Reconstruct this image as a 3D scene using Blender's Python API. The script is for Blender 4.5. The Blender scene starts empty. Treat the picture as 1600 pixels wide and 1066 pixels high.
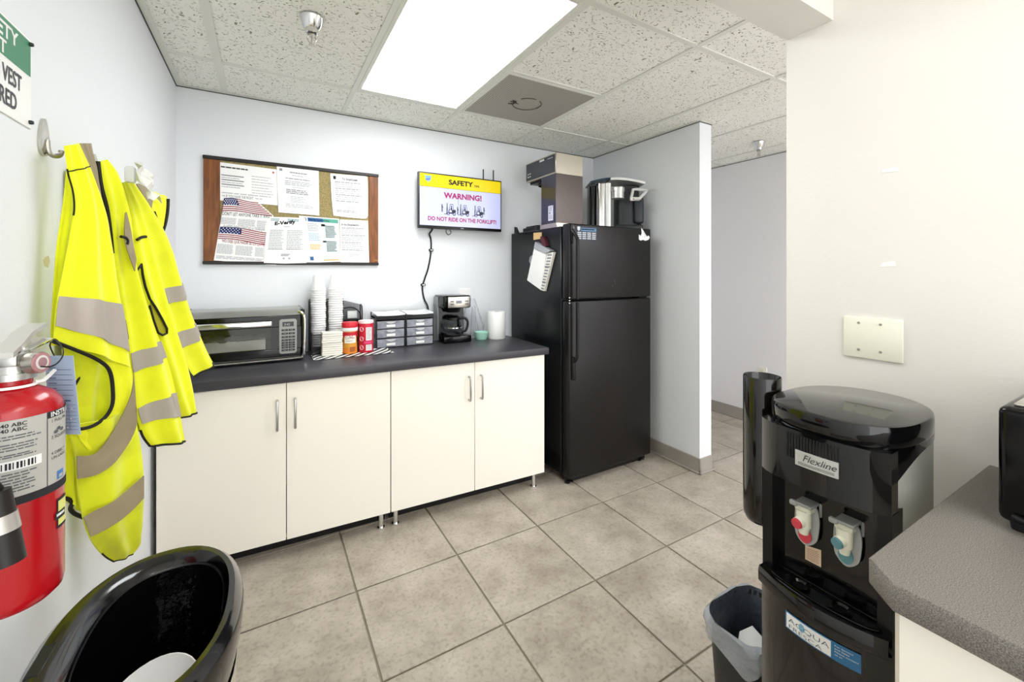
import bpy, bmesh, math, random
from mathutils import Vector, Matrix, noise
R=math.radians
scene=bpy.context.scene
COL=scene.collection
random.seed(4)
# ---------------------------------------------------------------- camera, world, lights, exposure
cd=bpy.data.cameras.new('camera'); cam=bpy.data.objects.new('camera',cd); COL.objects.link(cam)
cam.location=(.4084,-2.8273,1.3295); cam.rotation_euler=(R(90),0,R(-30.195))
cd.sensor_width=36; cd.lens=36*661.79/1600; cd.shift_y=-(533-423.64)/1600; cd.clip_start=.02
scene.camera=cam
scene.view_settings.view_transform='Standard'; scene.view_settings.look='None'
scene.view_settings.exposure=0.34; scene.view_settings.gamma=1; scene.view_settings.use_curve_mapping=False
w=bpy.data.worlds.new('world'); scene.world=w; w.use_nodes=True
w.node_tree.nodes['Background'].inputs[0].default_value=(.98,.985,1,1); w.node_tree.nodes['Background'].inputs[1].default_value=2.6
LIGHT_MAIN=9.0; LIGHT_NEAR=4.8; FILL_HALL=17.0
# ---------------------------------------------------------------- materials
def lin(c):
    if isinstance(c,str): c=[int(c[i:i+2],16)/255 for i in (0,2,4)]
    return tuple(x/12.92 if x<=.04045 else ((x+.055)/1.055)**2.4 for x in c)+(1,)
_M={}
def mat(name,c='808080',rough=.5,metal=0,coat=0,spec=.5,var=0,vscale=8,bump=0,bscale=200,bdist=.001,emit=0,trans=0,alpha=1,ior=1.45,sheen=0,c2=None,detail=4,stretch=None):
    if name in _M: return _M[name]
    m=bpy.data.materials.new(name); m.use_nodes=True; nt=m.node_tree; p=nt.nodes['Principled BSDF']
    col=lin(c); p.inputs['Base Color'].default_value=col; p.inputs['Roughness'].default_value=rough
    p.inputs['Metallic'].default_value=metal; p.inputs['Coat Weight'].default_value=coat; p.inputs['Coat Roughness'].default_value=.05
    p.inputs['Specular IOR Level'].default_value=spec; p.inputs['IOR'].default_value=ior
    p.inputs['Transmission Weight'].default_value=trans; p.inputs['Alpha'].default_value=alpha
    p.inputs['Sheen Weight'].default_value=sheen
    if emit: p.inputs['Emission Color'].default_value=col; p.inputs['Emission Strength'].default_value=emit
    tc=nt.nodes.new('ShaderNodeTexCoord'); src=tc.outputs['Object']
    if stretch:
        mp=nt.nodes.new('ShaderNodeMapping'); mp.inputs['Scale'].default_value=stretch; nt.links.new(src,mp.inputs[0]); src=mp.outputs[0]
    if var or c2:
        n=nt.nodes.new('ShaderNodeTexNoise'); n.inputs['Scale'].default_value=vscale; n.inputs['Detail'].default_value=detail; nt.links.new(src,n.inputs['Vector'])
        r=nt.nodes.new('ShaderNodeValToRGB'); nt.links.new(n.outputs['Fac'],r.inputs[0])
        a=lin(c2) if c2 else tuple(max(0,x*(1-var)) for x in col[:3])+(1,)
        r.color_ramp.elements[0].color=a; r.color_ramp.elements[0].position=.38
        r.color_ramp.elements[1].color=col; r.color_ramp.elements[1].position=.62
        nt.links.new(r.outputs[0],p.inputs['Base Color'])
    if bump:
        n=nt.nodes.new('ShaderNodeTexNoise'); n.inputs['Scale'].default_value=bscale; n.inputs['Detail'].default_value=3; nt.links.new(src,n.inputs['Vector'])
        b=nt.nodes.new('ShaderNodeBump'); b.inputs['Strength'].default_value=bump; b.inputs['Distance'].default_value=bdist
        nt.links.new(n.outputs['Fac'],b.inputs['Height']); nt.links.new(b.outputs[0],p.inputs['Normal'])
    _M[name]=m; return m
WALL=mat('wall_paint','e8ebee',.62,bump=.25,bscale=90,bdist=.0015)
WALLW=mat('wall_paint_warm','e9e6df',.6,bump=.25,bscale=90,bdist=.0015,var=.02,vscale=3)
HALLW=mat('wall_paint_hall','e9e8e9',.62,bump=.2,bscale=90,bdist=.0015)
GRID=mat('ceiling_grid','e0e1d8',.45); GROUT=mat('grout','8f8576',.9,bump=.3,bscale=400)
TRACK=mat('baseboard_vinyl','a19b92',.55,var=.08,vscale=6)
BLK=mat('black_plastic','060606',.32,bump=.08,bscale=500); BLKG=mat('black_gloss','040404',.14,coat=.08,spec=.35)
DARK=mat('dark_grey_plastic','18191c',.4); GREYP=mat('grey_plastic','85868a',.45); LGREY=mat('light_grey_plastic','c9cacb',.4)
CHROME=mat('chrome','e6e6e6',.12,1); STEEL=mat('brushed_steel','c4c0b8',.28,1,bump=.1,bscale=60,stretch=(1,1,40)); ALU=mat('cast_aluminium','d5d5d2',.35,1)
WHITE=mat('white_plastic','f2f2f0',.4); PAPER=mat('paper','f6f6f4',.8); PAPER2=mat('paper_cream','efece2',.85)
INK=mat('ink_grey','8d8f94',.9); INKL=mat('ink_pale','b9bbbf',.9); INKD=mat('ink_dark','2b2c30',.9); 
CREAM=mat('cabinet_laminate','faf5ea',.35,spec=.4); FOAM=mat('foam_white','f7f7f6',.7)
TOPD=mat('worktop_dark','434247',.33,var=.12,vscale=300,bump=.05,bscale=300)
RED=mat('red_enamel','b3101a',.25,coat=.4); 
def nodes_of(m): return m.node_tree, m.node_tree.nodes['Principled BSDF']
# floor tile : mottled beige stone look, each tile shifted by object random
def tile_mat():
    m=mat('floor_tile_glaze','aca291',.38); nt,p=nodes_of(m); N=nt.nodes.new; L=nt.links.new
    tc=N('ShaderNodeTexCoord'); oi=N('ShaderNodeObjectInfo'); mul=N('ShaderNodeMath'); mul.operation='MULTIPLY'; mul.inputs[1].default_value=37
    L(oi.outputs['Random'],mul.inputs[0]); add=N('ShaderNodeVectorMath'); add.operation='ADD'; L(tc.outputs['Object'],add.inputs[0]); L(mul.outputs[0],add.inputs[1])
    n1=N('ShaderNodeTexNoise'); n1.inputs['Scale'].default_value=5; n1.inputs['Detail'].default_value=8; n1.inputs['Roughness'].default_value=.65; L(add.outputs[0],n1.inputs['Vector'])
    r=N('ShaderNodeValToRGB'); e=r.color_ramp.elements; e[0].position=.32; e[0].color=lin('968c7f'); e[1].position=.7; e[1].color=lin('c0b7aa')
    x=e.new(.5); x.color=lin('aca395'); L(n1.outputs['Fac'],r.inputs[0])
    n2=N('ShaderNodeTexNoise'); n2.inputs['Scale'].default_value=70; n2.inputs['Detail'].default_value=5; L(add.outputs[0],n2.inputs['Vector'])
    r2=N('ShaderNodeValToRGB'); r2.color_ramp.elements[0].position=.33; r2.color_ramp.elements[0].color=(.72,.70,.67,1); r2.color_ramp.elements[1].position=.5; r2.color_ramp.elements[1].color=(1,1,1,1); L(n2.outputs['Fac'],r2.inputs[0])
    mx=N('ShaderNodeMix'); mx.data_type='RGBA'; mx.blend_type='MULTIPLY'; mx.inputs['Factor'].default_value=.7; L(r.outputs[0],mx.inputs['A']); L(r2.outputs[0],mx.inputs['B']); L(mx.outputs['Result'],p.inputs['Base Color'])
    b=N('ShaderNodeBump'); b.inputs['Strength'].default_value=.15; b.inputs['Distance'].default_value=.002; L(n1.outputs['Fac'],b.inputs['Height']); L(b.outputs[0],p.inputs['Normal'])
    return m
TILE=tile_mat()
def acoustic():
    m=mat('mineral_fibre','cfcfc0',.9); nt,p=nodes_of(m); N=nt.nodes.new; L=nt.links.new
    tc=N('ShaderNodeTexCoord'); n0=N('ShaderNodeTexNoise'); n0.inputs['Scale'].default_value=14; L(tc.outputs['Object'],n0.inputs['Vector'])
    mx0=N('ShaderNodeMix'); mx0.data_type='VECTOR'; mx0.inputs['Factor'].default_value=.09; L(tc.outputs['Object'],mx0.inputs['A']); L(n0.outputs['Color'],mx0.inputs['B'])
    mp=N('ShaderNodeMapping'); mp.inputs['Scale'].default_value=(1,2.2,1); mp.inputs['Rotation'].default_value=(0,0,.3); L(mx0.outputs['Result'],mp.inputs[0])
    n=N('ShaderNodeTexNoise'); n.inputs['Scale'].default_value=80; n.inputs['Detail'].default_value=1.5; n.inputs['Roughness'].default_value=.5; L(mp.outputs[0],n.inputs['Vector'])
    r=N('ShaderNodeValToRGB'); e=r.color_ramp.elements; e[0].position=.335; e[0].color=lin('85836f'); e[1].position=.385; e[1].color=lin('f2f2ea'); L(n.outputs['Fac'],r.inputs[0]); L(r.outputs[0],p.inputs['Base Color'])
    b=N('ShaderNodeBump'); b.inputs['Strength'].default_value=.5; b.inputs['Distance'].default_value=.003; L(r.outputs[0],b.inputs['Height']); L(b.outputs[0],p.inputs['Normal'])
    return m
ACOU=acoustic()
def speckle(name,a,bc,scale,rough):
    m=mat(name,a,rough); nt,p=nodes_of(m); N=nt.nodes.new; L=nt.links.new
    tc=N('ShaderNodeTexCoord'); n=N('ShaderNodeTexNoise'); n.inputs['Scale'].default_value=scale; n.inputs['Detail'].default_value=3; L(tc.outputs['Object'],n.inputs['Vector'])
    r=N('ShaderNodeValToRGB'); e=r.color_ramp.elements; e[0].position=.35; e[0].color=lin(bc); e[1].position=.65; e[1].color=lin(a); L(n.outputs['Fac'],r.inputs[0]); L(r.outputs[0],p.inputs['Base Color']); return m
TOPG=speckle('worktop_granite_grey','8f8a83','57534f',650,.5)
CORK=speckle('cork','b0a06f','7f7248',260,.9)
def wood(name,a,bc,st):
    m=mat(name,a,.4); nt,p=nodes_of(m); N=nt.nodes.new; L=nt.links.new
    tc=N('ShaderNodeTexCoord'); mp=N('ShaderNodeMapping'); mp.inputs['Scale'].default_value=st; L(tc.outputs['Object'],mp.inputs[0])
    n=N('ShaderNodeTexNoise'); n.inputs['Scale'].default_value=6; n.inputs['Detail'].default_value=6; n.inputs['Distortion'].default_value=.6; L(mp.outputs[0],n.inputs['Vector'])
    r=N('ShaderNodeValToRGB'); e=r.color_ramp.elements; e[0].position=.3; e[0].color=lin(bc); e[1].position=.7; e[1].color=lin(a); L(n.outputs['Fac'],r.inputs[0]); L(r.outputs[0],p.inputs['Base Color']); return m
OAK=wood('frame_wood','945927','623614',(12,12,1.2))
def fabric(name,c,c2):
    m=mat(name,c,.75,sheen=.3); nt,p=nodes_of(m); N=nt.nodes.new; L=nt.links.new
    tc=N('ShaderNodeTexCoord'); n=N('ShaderNodeTexNoise'); n.inputs['Scale'].default_value=9; n.inputs['Detail'].default_value=5; L(tc.outputs['Object'],n.inputs['Vector'])
    r=N('ShaderNodeValToRGB'); e=r.color_ramp.elements; e[0].position=.3; e[0].color=lin(c2); e[1].position=.55; e[1].color=lin(c); L(n.outputs['Fac'],r.inputs[0]); L(r.outputs[0],p.inputs['Base Color'])
    w1=N('ShaderNodeTexNoise'); w1.inputs['Scale'].default_value=600; L(tc.outputs['Object'],w1.inputs['Vector'])
    b=N('ShaderNodeBump'); b.inputs['Strength'].default_value=.4; b.inputs['Distance'].default_value=.0008; L(w1.outputs['Fac'],b.inputs['Height']); L(b.outputs[0],p.inputs['Normal']); return m
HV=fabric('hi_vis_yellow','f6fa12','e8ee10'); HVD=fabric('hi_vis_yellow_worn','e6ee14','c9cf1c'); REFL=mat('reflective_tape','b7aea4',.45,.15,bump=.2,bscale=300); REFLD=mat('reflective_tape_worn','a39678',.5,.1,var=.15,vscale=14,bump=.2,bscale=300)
# ---------------------------------------------------------------- mesh builder
OFF={}
class B:
    def __init__(s): s.v=[];s.f=[];s.m=[];s.sm=[]
    def add(s,v,f,mi=0,sm=False):
        o=len(s.v); s.v+=[tuple(x) for x in v]; s.f+=[tuple(i+o for i in q) for q in f]; s.m+=[mi]*len(f); s.sm+=[sm]*len(f); return s
    def addbm(s,bm,mi=0,sm=False,M=None):
        bm.verts.ensure_lookup_table(); bm.verts.index_update()
        vs=[(M@v.co if M else v.co) for v in bm.verts]; s.add(vs,[[v.index for v in f.verts] for f in bm.faces],mi,sm); bm.free(); return s
    def box(s,a,b,r=0,mi=0,seg=2,M=None,edges=None):
        bm=bmesh.new(); bmesh.ops.create_cube(bm,size=1)
        a=Vector(a);b=Vector(b);c=(a+b)/2;d=b-a
        for v in bm.verts: v.co=Vector((c.x+v.co.x*d.x,c.y+v.co.y*d.y,c.z+v.co.z*d.z))
        if r:
            es=list(bm.edges)
            if edges is not None:
                es=[e for e in es if abs((e.verts[0].co-e.verts[1].co).normalized()['xyz'.index(edges)])>.9]
            r=min(r,min(d)*.49) if edges is None else r
            bmesh.ops.bevel(bm,geom=es,offset=r,segments=seg,affect='EDGES',profile=.5)
        return s.addbm(bm,mi,bool(r),M)
    def cyl(s,p0,p1,r0,r1=None,n=24,mi=0,cap=True,sm=True):
        p0=Vector(p0);p1=Vector(p1);r1=r0 if r1 is None else r1
        ax=(p1-p0).normalized(); u=ax.orthogonal().normalized(); w_=ax.cross(u)
        v=[];f=[]
        for p,r in((p0,r0),(p1,r1)):
            for i in range(n): a=2*math.pi*i/n; v.append(p+u*math.cos(a)*r+w_*math.sin(a)*r)
        f=[(i,(i+1)%n,n+(i+1)%n,n+i) for i in range(n)]
        s.add(v,f,mi,sm)
        if cap: s.add(v,[tuple(range(n))[::-1],tuple(range(n,2*n))],mi,False)
        return s
    def lathe(s,prof,o=(0,0,0),n=32,mi=0,ax='z',sm=True,a0=0,a1=2*math.pi,M=None):
        o=Vector(o);v=[];full=abs(a1-a0-2*math.pi)<1e-6; k=n if full else n+1
        for r,z in prof:
            for i in range(k):
                a=a0+(a1-a0)*i/n; c=Vector((r*math.cos(a),r*math.sin(a),z))
                if ax=='x': c=Vector((c.z,c.x,c.y))
                if ax=='y': c=Vector((c.x,c.z,c.y))
                if M: c=M@c
                v.append(o+c)
        f=[]
        for j in range(len(prof)-1):
            for i in range(n if full else n):
                a=j*k+i;b=j*k+(i+1)%k; f.append((a,b,b+k,a+k))
        return s.add(v,f,mi,sm)
    def tube(s,pts,r,n=8,mi=0,smooth=True,cap=True):
        P=[Vector(p) for p in pts]
        if smooth and len(P)>2: P=crom(P,4)
        v=[];f=[];up=None
        for i,p in enumerate(P):
            t=(P[min(i+1,len(P)-1)]-P[max(i-1,0)]).normalized()
            if up is None: up=t.orthogonal().normalized()
            up=(up-t*up.dot(t)).normalized(); w_=t.cross(up)
            for k in range(n): a=2*math.pi*k/n; v.append(p+up*math.cos(a)*r+w_*math.sin(a)*r)
        for i in range(len(P)-1):
            for k in range(n): a=i*n+k;b=i*n+(k+1)%n; f.append((a,b,b+n,a+n))
        if cap: f+=[tuple(range(n))[::-1],tuple(range((len(P)-1)*n,len(P)*n))]
        return s.add(v,f,mi,True)
    def prism(s,poly,fn,h,mi=0,sm=False):
        # poly: 2d pts, fn(a,b,h)->3d
        n=len(poly); v=[fn(a,b,0) for a,b in poly]+[fn(a,b,h) for a,b in poly]
        f=[(i,(i+1)%n,n+(i+1)%n,n+i) for i in range(n)]
        s.add(v,f,mi,sm); s.add(v,[tuple(range(n))[::-1],tuple(range(n,2*n))],mi,False); return s
    def poly(s,pts,mi=0): return s.add(pts,[tuple(range(len(pts)))],mi)
    def grid(s,rows,mi=0,sm=True,thick=0,nrm=None):
        m=len(rows);n=len(rows[0]);v=[Vector(p) for r in rows for p in r]
        f=[(i*n+j,i*n+j+1,(i+1)*n+j+1,(i+1)*n+j) for i in range(m-1) for j in range(n-1)]
        s.add(v,f,mi,sm)
        if thick:
            N=[]
            for i in range(m):
                for j in range(n):
                    a=v[i*n+min(j+1,n-1)]-v[i*n+max(j-1,0)]; b=v[min(i+1,m-1)*n+j]-v[max(i-1,0)*n+j]
                    c=a.cross(b); N.append(c.normalized() if c.length>1e-12 else Vector((0,0,1)))
            v2=[p-q*thick for p,q in zip(v,N)]
            s.add(v2,[q[::-1] for q in f],mi,sm)
            ed=[i*n for i in range(m)]; 
            loop=[j for j in range(n)]+[i*n+n-1 for i in range(1,m)]+[(m-1)*n+j for j in range(n-2,-1,-1)]+[i*n for i in range(m-2,0,-1)]
            k=len(loop); vv=[v[i] for i in loop]+[v2[i] for i in loop]
            s.add(vv,[(i,k+i,k+(i+1)%k,(i+1)%k) for i in range(k)],mi,False)
        return s
    def text(s,txt,size,fn,mi=0,align='LEFT',bold=0,sx=1,shear=0):
        v,f=text_mesh(txt,align,bold,shear)
        return s.add([fn(x*size*sx,y*size) for x,y in v],f,mi)
    def fit(s,txt,fn,x0,y0,x1,y1,mi=0,bold=.02,shear=0):
        # text stretched to fill the box (cap height between y0 and y1)
        v,f=text_mesh(txt,'LEFT',bold,shear); a=min(p[0] for p in v); c=max(p[0] for p in v); d=min(p[1] for p in v); e=max(p[1] for p in v)
        return s.add([fn(x0+(x-a)/(c-a)*(x1-x0),y0+(y-d)/(e-d)*(y1-y0)) for x,y in v],f,mi)
    def build(s,name,mats=None,parent=None,rot=None,loc=None):
        me=bpy.data.meshes.new(name); off=Vector((0,0,0))
        if parent is not None: off=OFF.get(parent.name,Vector((0,0,0)))
        v=s.v
        if loc is not None: off=off+Vector(loc)
        if off.length>0: v=[tuple(Vector(p)-off) for p in v]
        me.from_pydata(v,[],s.f); 
        if not isinstance(mats,(list,tuple)): mats=[mats or DARK]
        for m in mats: me.materials.append(m)
        me.polygons.foreach_set('material_index',s.m); me.polygons.foreach_set('use_smooth',s.sm)
        me.update()
        bm=bmesh.new(); bm.from_mesh(me); bmesh.ops.remove_doubles(bm,verts=bm.verts,dist=1e-6); bm.to_mesh(me); bm.free()
        try: me.set_sharp_from_angle(angle=R(38))
        except Exception: pass
        o=bpy.data.objects.new(name,me); COL.objects.link(o)
        if parent is not None: o.parent=parent
        if loc is not None: o.location=loc
        OFF[o.name]=off
        return o
def crom(P,k=4):
    out=[]
    for i in range(len(P)-1):
        p0=P[max(i-1,0)];p1=P[i];p2=P[i+1];p3=P[min(i+2,len(P)-1)]
        for j in range(k):
            t=j/k; out.append(.5*((2*p1)+(-p0+p2)*t+(2*p0-5*p1+4*p2-p3)*t*t+(-p0+3*p1-3*p2+p3)*t**3))
    out.append(P[-1]); return out
_T={}
def text_mesh(txt,align,bold,shear):
    k=(txt,align,bold,shear)
    if k in _T: return _T[k]
    c=bpy.data.curves.new('t','FONT'); c.body=txt; c.size=1; c.align_x=align; c.resolution_u=3; c.offset=bold; c.shear=shear; c.fill_mode='FRONT'
    o=bpy.data.objects.new('t',c); COL.objects.link(o)
    dg=bpy.context.evaluated_depsgraph_get(); me=bpy.data.meshes.new_from_object(o.evaluated_get(dg))
    r=([(v.co.x,v.co.y) for v in me.vertices],[tuple(p.vertices) for p in me.polygons])
    bpy.data.objects.remove(o); bpy.data.curves.remove(c); bpy.data.meshes.remove(me)
    _T[k]=r; return r
def tag(o,label=None,cat=None,group=None,kind=None):
    if label: o['label']=label
    if cat: o['category']=cat
    if group: o['group']=group
    if kind: o['kind']=kind
    return o
def thing(name,label,cat,loc=(0,0,0),rz=0,group=None,local=None):
    o=bpy.data.objects.new(name,None); COL.objects.link(o); o.empty_display_size=.05
    o.location=loc; o.rotation_euler=(0,0,rz)
    OFF[o.name]=Vector((0,0,0)) if (rz or local) else Vector(loc)
    return tag(o,label,cat,group)
def copytree(o,parent=None,loc=None,rz=None,label=None):
    c=o.copy(); COL.objects.link(c); c.parent=parent
    if loc is not None: c.location=loc
    if rz is not None: c.rotation_euler=(0,0,rz)
    if label: c['label']=label
    for ch in o.children: copytree(ch,c)
    return c
def struct(o): o['kind']='structure'; return o
# planar mappers
def onY(x0,y,z0): return lambda a,b: (x0+a,y,z0+b)              # facing -y, reading left to right
def onXneg(x,y0,z0): return lambda a,b: (x,y0-a,z0+b)           # facing -x : right is -y
def onXpos(x,y0,z0): return lambda a,b: (x,y0+a,z0+b)           # facing +x : right is +y
def strips(bb,fn,x0,y1,w,n,dy,h,mi,rag=.25,words=True,rnd=random):
    """rows of tiny illegible print as short bars, top-down from y1"""
    for i in range(n):
        y=y1-i*dy; x=x0; end=x0+w*(1-rag*rnd.random())
        while x<end:
            l=w*(.06+.16*rnd.random()) if words else w; l=min(l,end-x)
            bb.poly([fn(x,y),fn(x+l,y),fn(x+l,y+h),fn(x,y+h)],mi); x+=l+w*.02
def rect(bb,fn,x0,y0,x1,y1,mi): bb.poly([fn(x0,y0),fn(x1,y0),fn(x1,y1),fn(x0,y1)],mi)
# ================================================================ STRUCTURE
H=2.311; G=.6096; FS=.4499; FOX=.2845; FOY=-1.4329
YB=-4.2; XE=4.1
b=B(); b.box((-.1,YB-.1,-.12),(XE+.1,.1,-.006)); floor=struct(b.build('floor',GROUT))
proto={}
for i in range(-2,10):
    for j in range(-8,5):
        x0=max(FOX+i*FS,0); x1=min(FOX+(i+1)*FS,XE); y0=max(FOY+j*FS,YB); y1=min(FOY+(j+1)*FS,0)
        if x1-x0<.02 or y1-y0<.02: continue
        g=.0035
        key=(round(x1-x0,3),round(y1-y0,3))
        if key not in proto:
            bb=B(); bm_w=(x1-x0)/2-g; bm_h=(y1-y0)/2-g
            bb.box((-bm_w,-bm_h,-.006),(bm_w,bm_h,0),r=.0018,seg=1)
            o=bb.build('floor_tile',TILE,floor); proto[key]=o
        else:
            o=proto[key].copy(); COL.objects.link(o)
        o.location=((x0+x1)/2,(y0+y1)/2,0)
# walls
def wall(name,a,b_,m): q=B(); q.box(a,b_); return struct(q.build(name,m))
wall('wall_back',(-.1,0,0),(XE+.1,.1,H+.08),WALL)
wall('wall_left',(-.1,YB,0),(0,0,H+.08),WALL)
wall('wall_right',(1.797,YB,0),(1.917,-2.124,H+.08),WALLW)
wall('wall_partition',(2.87,-1.045,0),(2.99,0,H+.08),WALL)
wall('wall_hallway',(XE,YB,0),(XE+.1,0,H+.08),HALLW)
wall('wall_header',(0,-2.248,2.04),(1.797,-2.124,H+.08),WALLW)
# baseboards
def base(name,segs):
    q=B()
    for a,b_ in segs: q.box(a,b_,r=.003,seg=1)
    struct(q.build(name,TRACK))
base('baseboard_partition',[((2.861,-1.054,0),(2.87,0,.1)),((2.861,-1.054,0),(2.999,-1.045,.1)),((2.99,-1.054,0),(2.999,0,.1)),((2.849,-1.066,0),(2.865,0,.012)),((2.849,-1.066,0),(3.011,-1.05,.012))])
base('baseboard_hallway',[((XE-.009,YB,0),(XE,0,.1)),((XE-.022,YB,0),(XE-.006,0,.012))])
base('baseboard_right',[((1.788,-2.54,0),(1.797,-2.115,.1)),((1.917,YB,0),(1.926,-2.115,.1)),((1.788,-2.124,0),(1.926,-2.115,.1))])
base('baseboard_left',[((0,-2.8,0),(.009,-.66,.1))])
# ceiling: slab above, T grid, lay-in tiles
b=B(); b.box((-.1,YB-.1,H+.08),(XE+.1,.1,H+.14)); ceil=struct(b.build('ceiling',GRID))
COX=.214; ROW0=-.4126
b=B(); tw=.012
xs=[COX+k*G for k in range(7) if COX+k*G<XE]
def segs(a,b_,cuts):
    return [(a,b_)]
for k,x in enumerate(xs):
    w_=tw*(1.35 if k==0 else 1)
    if 2.85<x<3.0: continue
    b.box((x-w_,YB,H),(x+w_,-2.252,H+.004)); b.box((x-w_,-2.12,H),(x+w_,0,H+.004)); b.box((x-.002,-2.12,H+.004),(x+.002,0,H+.03))
rows=[]
y=ROW0
ys=[ROW0]+[ROW0-G*k for k in (2,4,6)]
for y in ys: b.box((0,y-tw,H),(XE,y+tw,H+.0045))
# half rows where 2x2 tiles meet
b.box((xs[2],ROW0-G-tw,H),(xs[3],ROW0-G+tw,H+.0045))
# perimeter angle
for a,c in (((0,-2.12,H),(.028,0,H+.004)),((0,-.02,H),(2.87,0,H+.003)),((2.85,-1.045,H),(2.87,0,H+.003)),((2.87,-1.062,H),(2.99,-1.045,H+.003)),((2.99,-1.06,H),(3.008,0,H+.003)),((XE-.02,YB,H),(XE,0,H+.003)),((2.99,-.02,H),(XE,0,H+.003))): b.box(a,c)
b.build('grid_tee',GRID,ceil)
pt={}
def ctile(x0,x1,y0,y1):
    if x1-x0<.03 or y1-y0<.03: return
    key=(round(x1-x0,3),round(y1-y0,3)); 
    if key not in pt:
        q=B(); q.box((-(x1-x0)/2+.003,-(y1-y0)/2+.003,0),((x1-x0)/2-.003,(y1-y0)/2-.003,.016),r=.002,seg=1)
        o=q.build('ceiling_tile',ACOU,ceil); pt[key]=o
    else: o=pt[key].copy(); COL.objects.link(o)
    o.location=((x0+x1)/2,(y0+y1)/2,H+.0048)
xe=[0]+xs+[XE]; ye=[0]+ys+[YB]
LIGHTS=[(xs[1],ys[1],xs[2],ys[0]),(xs[1],YB+.13,xs[2],YB+.13+2*G),(xs[5],ys[3],xs[6],ys[2])]
for i in range(len(xe)-1):
    for j in range(len(ye)-1):
        x0,x1=xe[i],xe[i+1]; y1,y0=ye[j],ye[j+1]
        if i==2 and j in(1,3): continue      # luminaires
        if i==2 and j==4: continue
        if i==6 and j==3: continue
        if i==3 and j==1:
            ctile(x0,x1,ys[0]-2*G,ys[0]-G); continue   # other half is the vent
        if i==5 and y0<0 and j<=1:
            if j==0: ctile(x0,2.87,y0,y1); ctile(2.99,x1,y0,y1); continue
            if j==1: ctile(x0,2.87,-1.045,y1); ctile(2.99,x1,-1.045,y1); ctile(x0,x1,y0,-1.045); continue
        if j==2 and x0<1.797:
            ctile(x0,x1,-2.124,y1); ctile(x0,min(x1,1.797),y0,-2.248)
            if x1>1.797: ctile(1.917,x1,y0,-2.124)
            continue
        if i==3 and j>=3: ctile(x0,1.797,y0,y1); ctile(1.917,x1,y0,y1); continue
        ctile(x0,x1,y0,y1)
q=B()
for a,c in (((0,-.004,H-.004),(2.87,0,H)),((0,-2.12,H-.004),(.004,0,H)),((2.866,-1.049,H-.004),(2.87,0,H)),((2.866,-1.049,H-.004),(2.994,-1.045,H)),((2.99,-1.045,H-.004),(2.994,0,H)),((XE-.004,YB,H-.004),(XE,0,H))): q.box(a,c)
struct(q.build('shadow_line_1',mat('painted_shadow_dark','4a4b48',.7)))  # thin dark strips standing in for the shade line where ceiling meets wall
# lay-in fluorescent lights
def fixture(x0,y0,x1,y1,e,label,colr='ffffff'):
    t=thing('ceiling_light',label,'light',((x0+x1)/2,(y0+y1)/2,H))
    f=.02
    q=B()
    for a,c in (((x0+.013,y0+.013,H-.0),(x0+.013+f,y1-.013,H+.012)),((x1-.013-f,y0+.013,H),(x1-.013,y1-.013,H+.012)),((x0+.013+f,y0+.013,H),(x1-.013-f,y0+.013+f,H+.012)),((x0+.013+f,y1-.013-f,H),(x1-.013-f,y1-.013,H+.012))): q.box(a,c,r=.002,seg=1)
    q.build('frame',GRID,t)
    q=B(); q.box((x0+.013+f,y0+.013+f,H+.006),(x1-.013-f,y1-.013-f,H+.010)); m=mat('lit_diffuser_%d'%int(e*10),colr,.6,emit=e); q.build('diffuser',m,t)
    return t
fixture(*LIGHTS[0],LIGHT_MAIN,'large lit white rectangular panel light in the ceiling','fbfdff')
fixture(*LIGHTS[1],LIGHT_NEAR,'lit ceiling panel above the grey worktop behind the viewer','fffbf5')
fixture(*LIGHTS[2],FILL_HALL,'added unseen ceiling panel brightening the far hallway','fbfaff')  # out-of-view panel put in to brighten the hallway wall
# return air vent
t=thing('ceiling_vent','grey perforated square air vent beside the ceiling light','vent',(xs[2]+G/2,ys[0]-G/2,H))
VENT=mat('perforated_metal','9b9890',.55); nt,p=nodes_of(VENT); tc=nt.nodes.new('ShaderNodeTexCoord'); vo=nt.nodes.new('ShaderNodeTexWave'); vo.inputs['Scale'].default_value=24; vo.bands_direction='X'; nt.links.new(tc.outputs['Object'],vo.inputs['Vector'])
r_=nt.nodes.new('ShaderNodeValToRGB'); r_.color_ramp.elements[0].color=lin('86837b'); r_.color_ramp.elements[1].color=lin('b4b1a8'); nt.links.new(vo.outputs['Color'],r_.inputs[0]); nt.links.new(r_.outputs[0],p.inputs['Base Color'])
x0,y0=xs[2]+.014,ys[0]-G+.014; x1,y1=xs[3]-.014,ys[0]-.014
q=B(); q.box((x0+.012,y0+.012,H+.001),(x1-.012,y1-.012,H+.004)); q.build('perforated_panel',VENT,t)
q=B()
for a,c in (((x0,y0,H-.001),(x0+.012,y1,H+.006)),((x1-.012,y0,H-.001),(x1,y1,H+.006)),((x0+.012,y0,H-.001),(x1-.012,y0+.012,H+.006)),((x0+.012,y1-.012,H-.001),(x1-.012,y1,H+.006))): q.box(a,c)
q.build('frame',GRID,t)
cx,cy=(x0+x1)/2,(y0+y1)/2
q=B()
q.tube([(cx+.085*math.cos(a),cy+.085*math.sin(a),H-.0005) for a in [R(d) for d in range(-60,175,12)]],.0022,6,0)
q.tube([(cx+.085*math.cos(a),cy+.085*math.sin(a),H-.0005) for a in [R(d) for d in range(215,285,12)]],.0022,6,0)
for k in range(7): q.box((cx-.095+random.uniform(-.015,.02),cy-.01+k*.008,H-.003),(cx-.06+random.uniform(-.02,.02),cy-.006+k*.008,H+.001),M=None)
q.build('torn_collar',mat('dust_dark','4a4842',.9),t)
q=B(); q.lathe([(0,H-.001),(.07,H-.001),(.08,H+.002)],(cx,cy,0),24); q.build('damper_disc',mat('vent_disc','a19e94',.6),t)
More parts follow.
